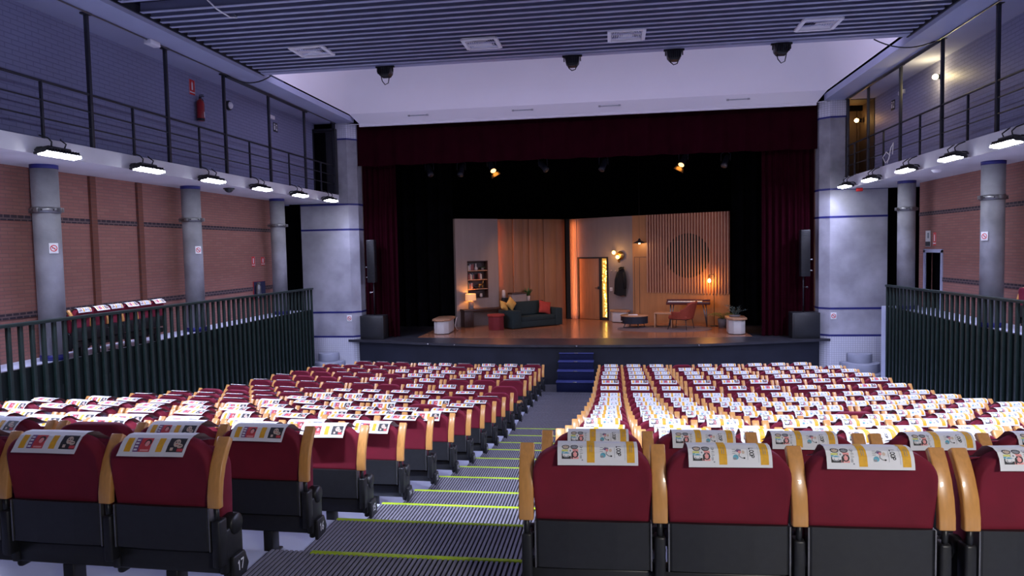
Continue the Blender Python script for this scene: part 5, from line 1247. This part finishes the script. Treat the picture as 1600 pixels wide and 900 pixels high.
# local +y is the front (towards the table)
obj('seat', bx(-0.30, 0.30, -0.26, 0.34, 0.31, 0.44, bev=0.045), 'chairred', t)
b = B()
def shell(u, v, off):
    a = math.radians(-118+236*u); f = abs(2*u-1); h = 0.86-0.30*min(1, max(0, (f-0.28)/0.40))
    h = h if f < .68 else 0.56; zz = 0.33+v*(h-0.33); r = 0.36+0.05*v+off; back = 0.10*v*(1-f)
    return (r*math.sin(a), -(r*math.cos(a))*1.0+0.02-back, zz)
b.grid(lambda u, v: shell(u, v, 0), 30, 8); b.grid(lambda u, v: shell(u, v, -0.055), 30, 8)
b.grid(lambda u, v: [a+(c-a)*v for a, c in zip(shell(u, 1, 0), shell(u, 1, -0.055))], 30, 2)
for e in (0, 1): b.grid(lambda u, v: [a+(c-a)*v for a, c in zip(shell(e, u, 0), shell(e, u, -0.055))], 6, 2)
bmesh.ops.remove_doubles(b.bm, verts=list(b.bm.verts), dist=0.0008); obj('backrest', b, 'chairred', t)
b = B(); b.box(-0.20, 0.20, -0.05, 0.05, -0.2, 0.2, 0.04, Matrix.Translation((0, -0.24, 0.62)) @ Matrix.Rotation(math.radians(12), 4, 'X'), 3); obj('back_cushion', b, 'chairred', t)
for x, y in ((-.25, -.22), (.25, -.22), (-.25, .28), (.25, .28)):
    b = B(); b.tube([(x, y, 0.33), (x*1.22, y*1.2, 0.0)], [0.015, 0.010], 8); obj('leg', b, 'black', t)
obj('rail', bx(-0.27, 0.27, -0.24, 0.30, 0.30, 0.32, bev=0.004), 'black', t)
# stage piano
t = thing('stage_piano', 'dark red keyboard piano on slim metal legs before the slatted wall', 'piano', (2.36, 22.90, STZ), -0.16)
obj('case', bx(-0.68, 0.68, -0.17, 0.20, 0.70, 0.80, bev=0.010), 'pianored', t)
obj('back_ledge', bx(-0.68, 0.68, 0.06, 0.20, 0.80, 0.86, bev=0.010), 'pianored', t)
kb = obj('keybed', bx(-0.62, 0.44, -0.19, 0.05, 0.79, 0.815, bev=0.003), 'signwhite', t)
b = B()
for k in range(36):
    if k % 7 in (2, 6): continue
    b.box(-0.615+0.0294*(k+1)-0.007, -0.615+0.0294*(k+1)+0.007, -0.09, 0.05, 0.815, 0.825)
obj('black_keys', b, 'black', kb)
for sx in (-0.55, 0.55):
    for sy in (-0.10, 0.14):
        b = B(); b.tube([(sx, sy, 0.70), (sx*1.05, sy*1.5, 0.0)], 0.013, 8); b.tube([(sx*0.82, sy, 0.70), (sx*1.05, sy*1.5, 0.02)], 0.010, 8); obj('leg', b, 'gmetal', t)
t = thing('piano_bench', 'pale wooden bench between the armchair and the piano', 'bench', (1.56, 22.52, STZ), -0.2)
obj('top', bx(-0.28, 0.28, -0.17, 0.17, 0.44, 0.49, bev=0.008), 'benchtop', t)
for sx in (-1, 1): obj('side', bx(sx*0.26-0.02, sx*0.26+0.02, -0.16, 0.16, 0, 0.44, bev=0.004), 'benchtop', t)
# floor lamp with bare bulb
lx, ly, _ = L3.at(2.87, 0.20)
t = thing('floor_lamp', 'slim black floor lamp with a lit bare bulb by the slats', 'lamp', (lx, ly, STZ), L3.a)
b = B(); b.lathe([(0, 0), (0.13, 0), (0.13, 0.02), (0, 0.02)], n=20); obj('base', b, 'black', t)
b = B(); b.tube([(0, 0, 0.02), (0, 0, 1.62), (-0.02, 0, 1.65), (-0.14, 0, 1.65), (-0.155, 0, 1.63), (-0.155, 0, 1.58)], 0.010, 8); obj('pole', b, 'black', t)
b = B(); b.lathe([(0, 1.50), (0.022, 1.50), (0.022, 1.58), (0, 1.58)], c=(-0.155, 0), n=12); obj('socket', b, 'brass', t)
b = B(); b.ball((-0.155, 0, 1.45), (0.05, 0.05, 0.065)); obj('bulb', b, 'bulbw', t)
q = Matrix.Rotation(L3.a, 3, 'Z') @ Vector((-0.155, -0.075, 1.42)); point('bulb_glow', (lx+q.x, ly+q.y, STZ+q.z), 26, (1.0, 0.40, 0.05), 0.05)
# pendant before the plywood panel
px, py, _ = L3.at(0.36, 0.25)
t = thing('pendant_lamp', 'black saucer pendant lamp hanging before the amber panel', 'lamp', (px, py, 3.84))
b = B(); b.lathe([(0, 0.12), (0.03, 0.12), (0.05, 0.05), (0.22, -0.03), (0.215, -0.04), (0.04, 0.02), (0, 0.02)], n=28); obj('shade', b, 'black', t)
b = B(); b.tube([(0, 0, 0.11), (0, 0, 3.2)], 0.004, 5); obj('cord', b, 'black', t)
b = B(); b.ball((0, 0, -0.03), 0.038); obj('bulb', b, 'bulby', t)
point('pendant_glow', (px, py, 3.84-0.10), 3.0, (1.0, 0.72, 0.42), 0.03)
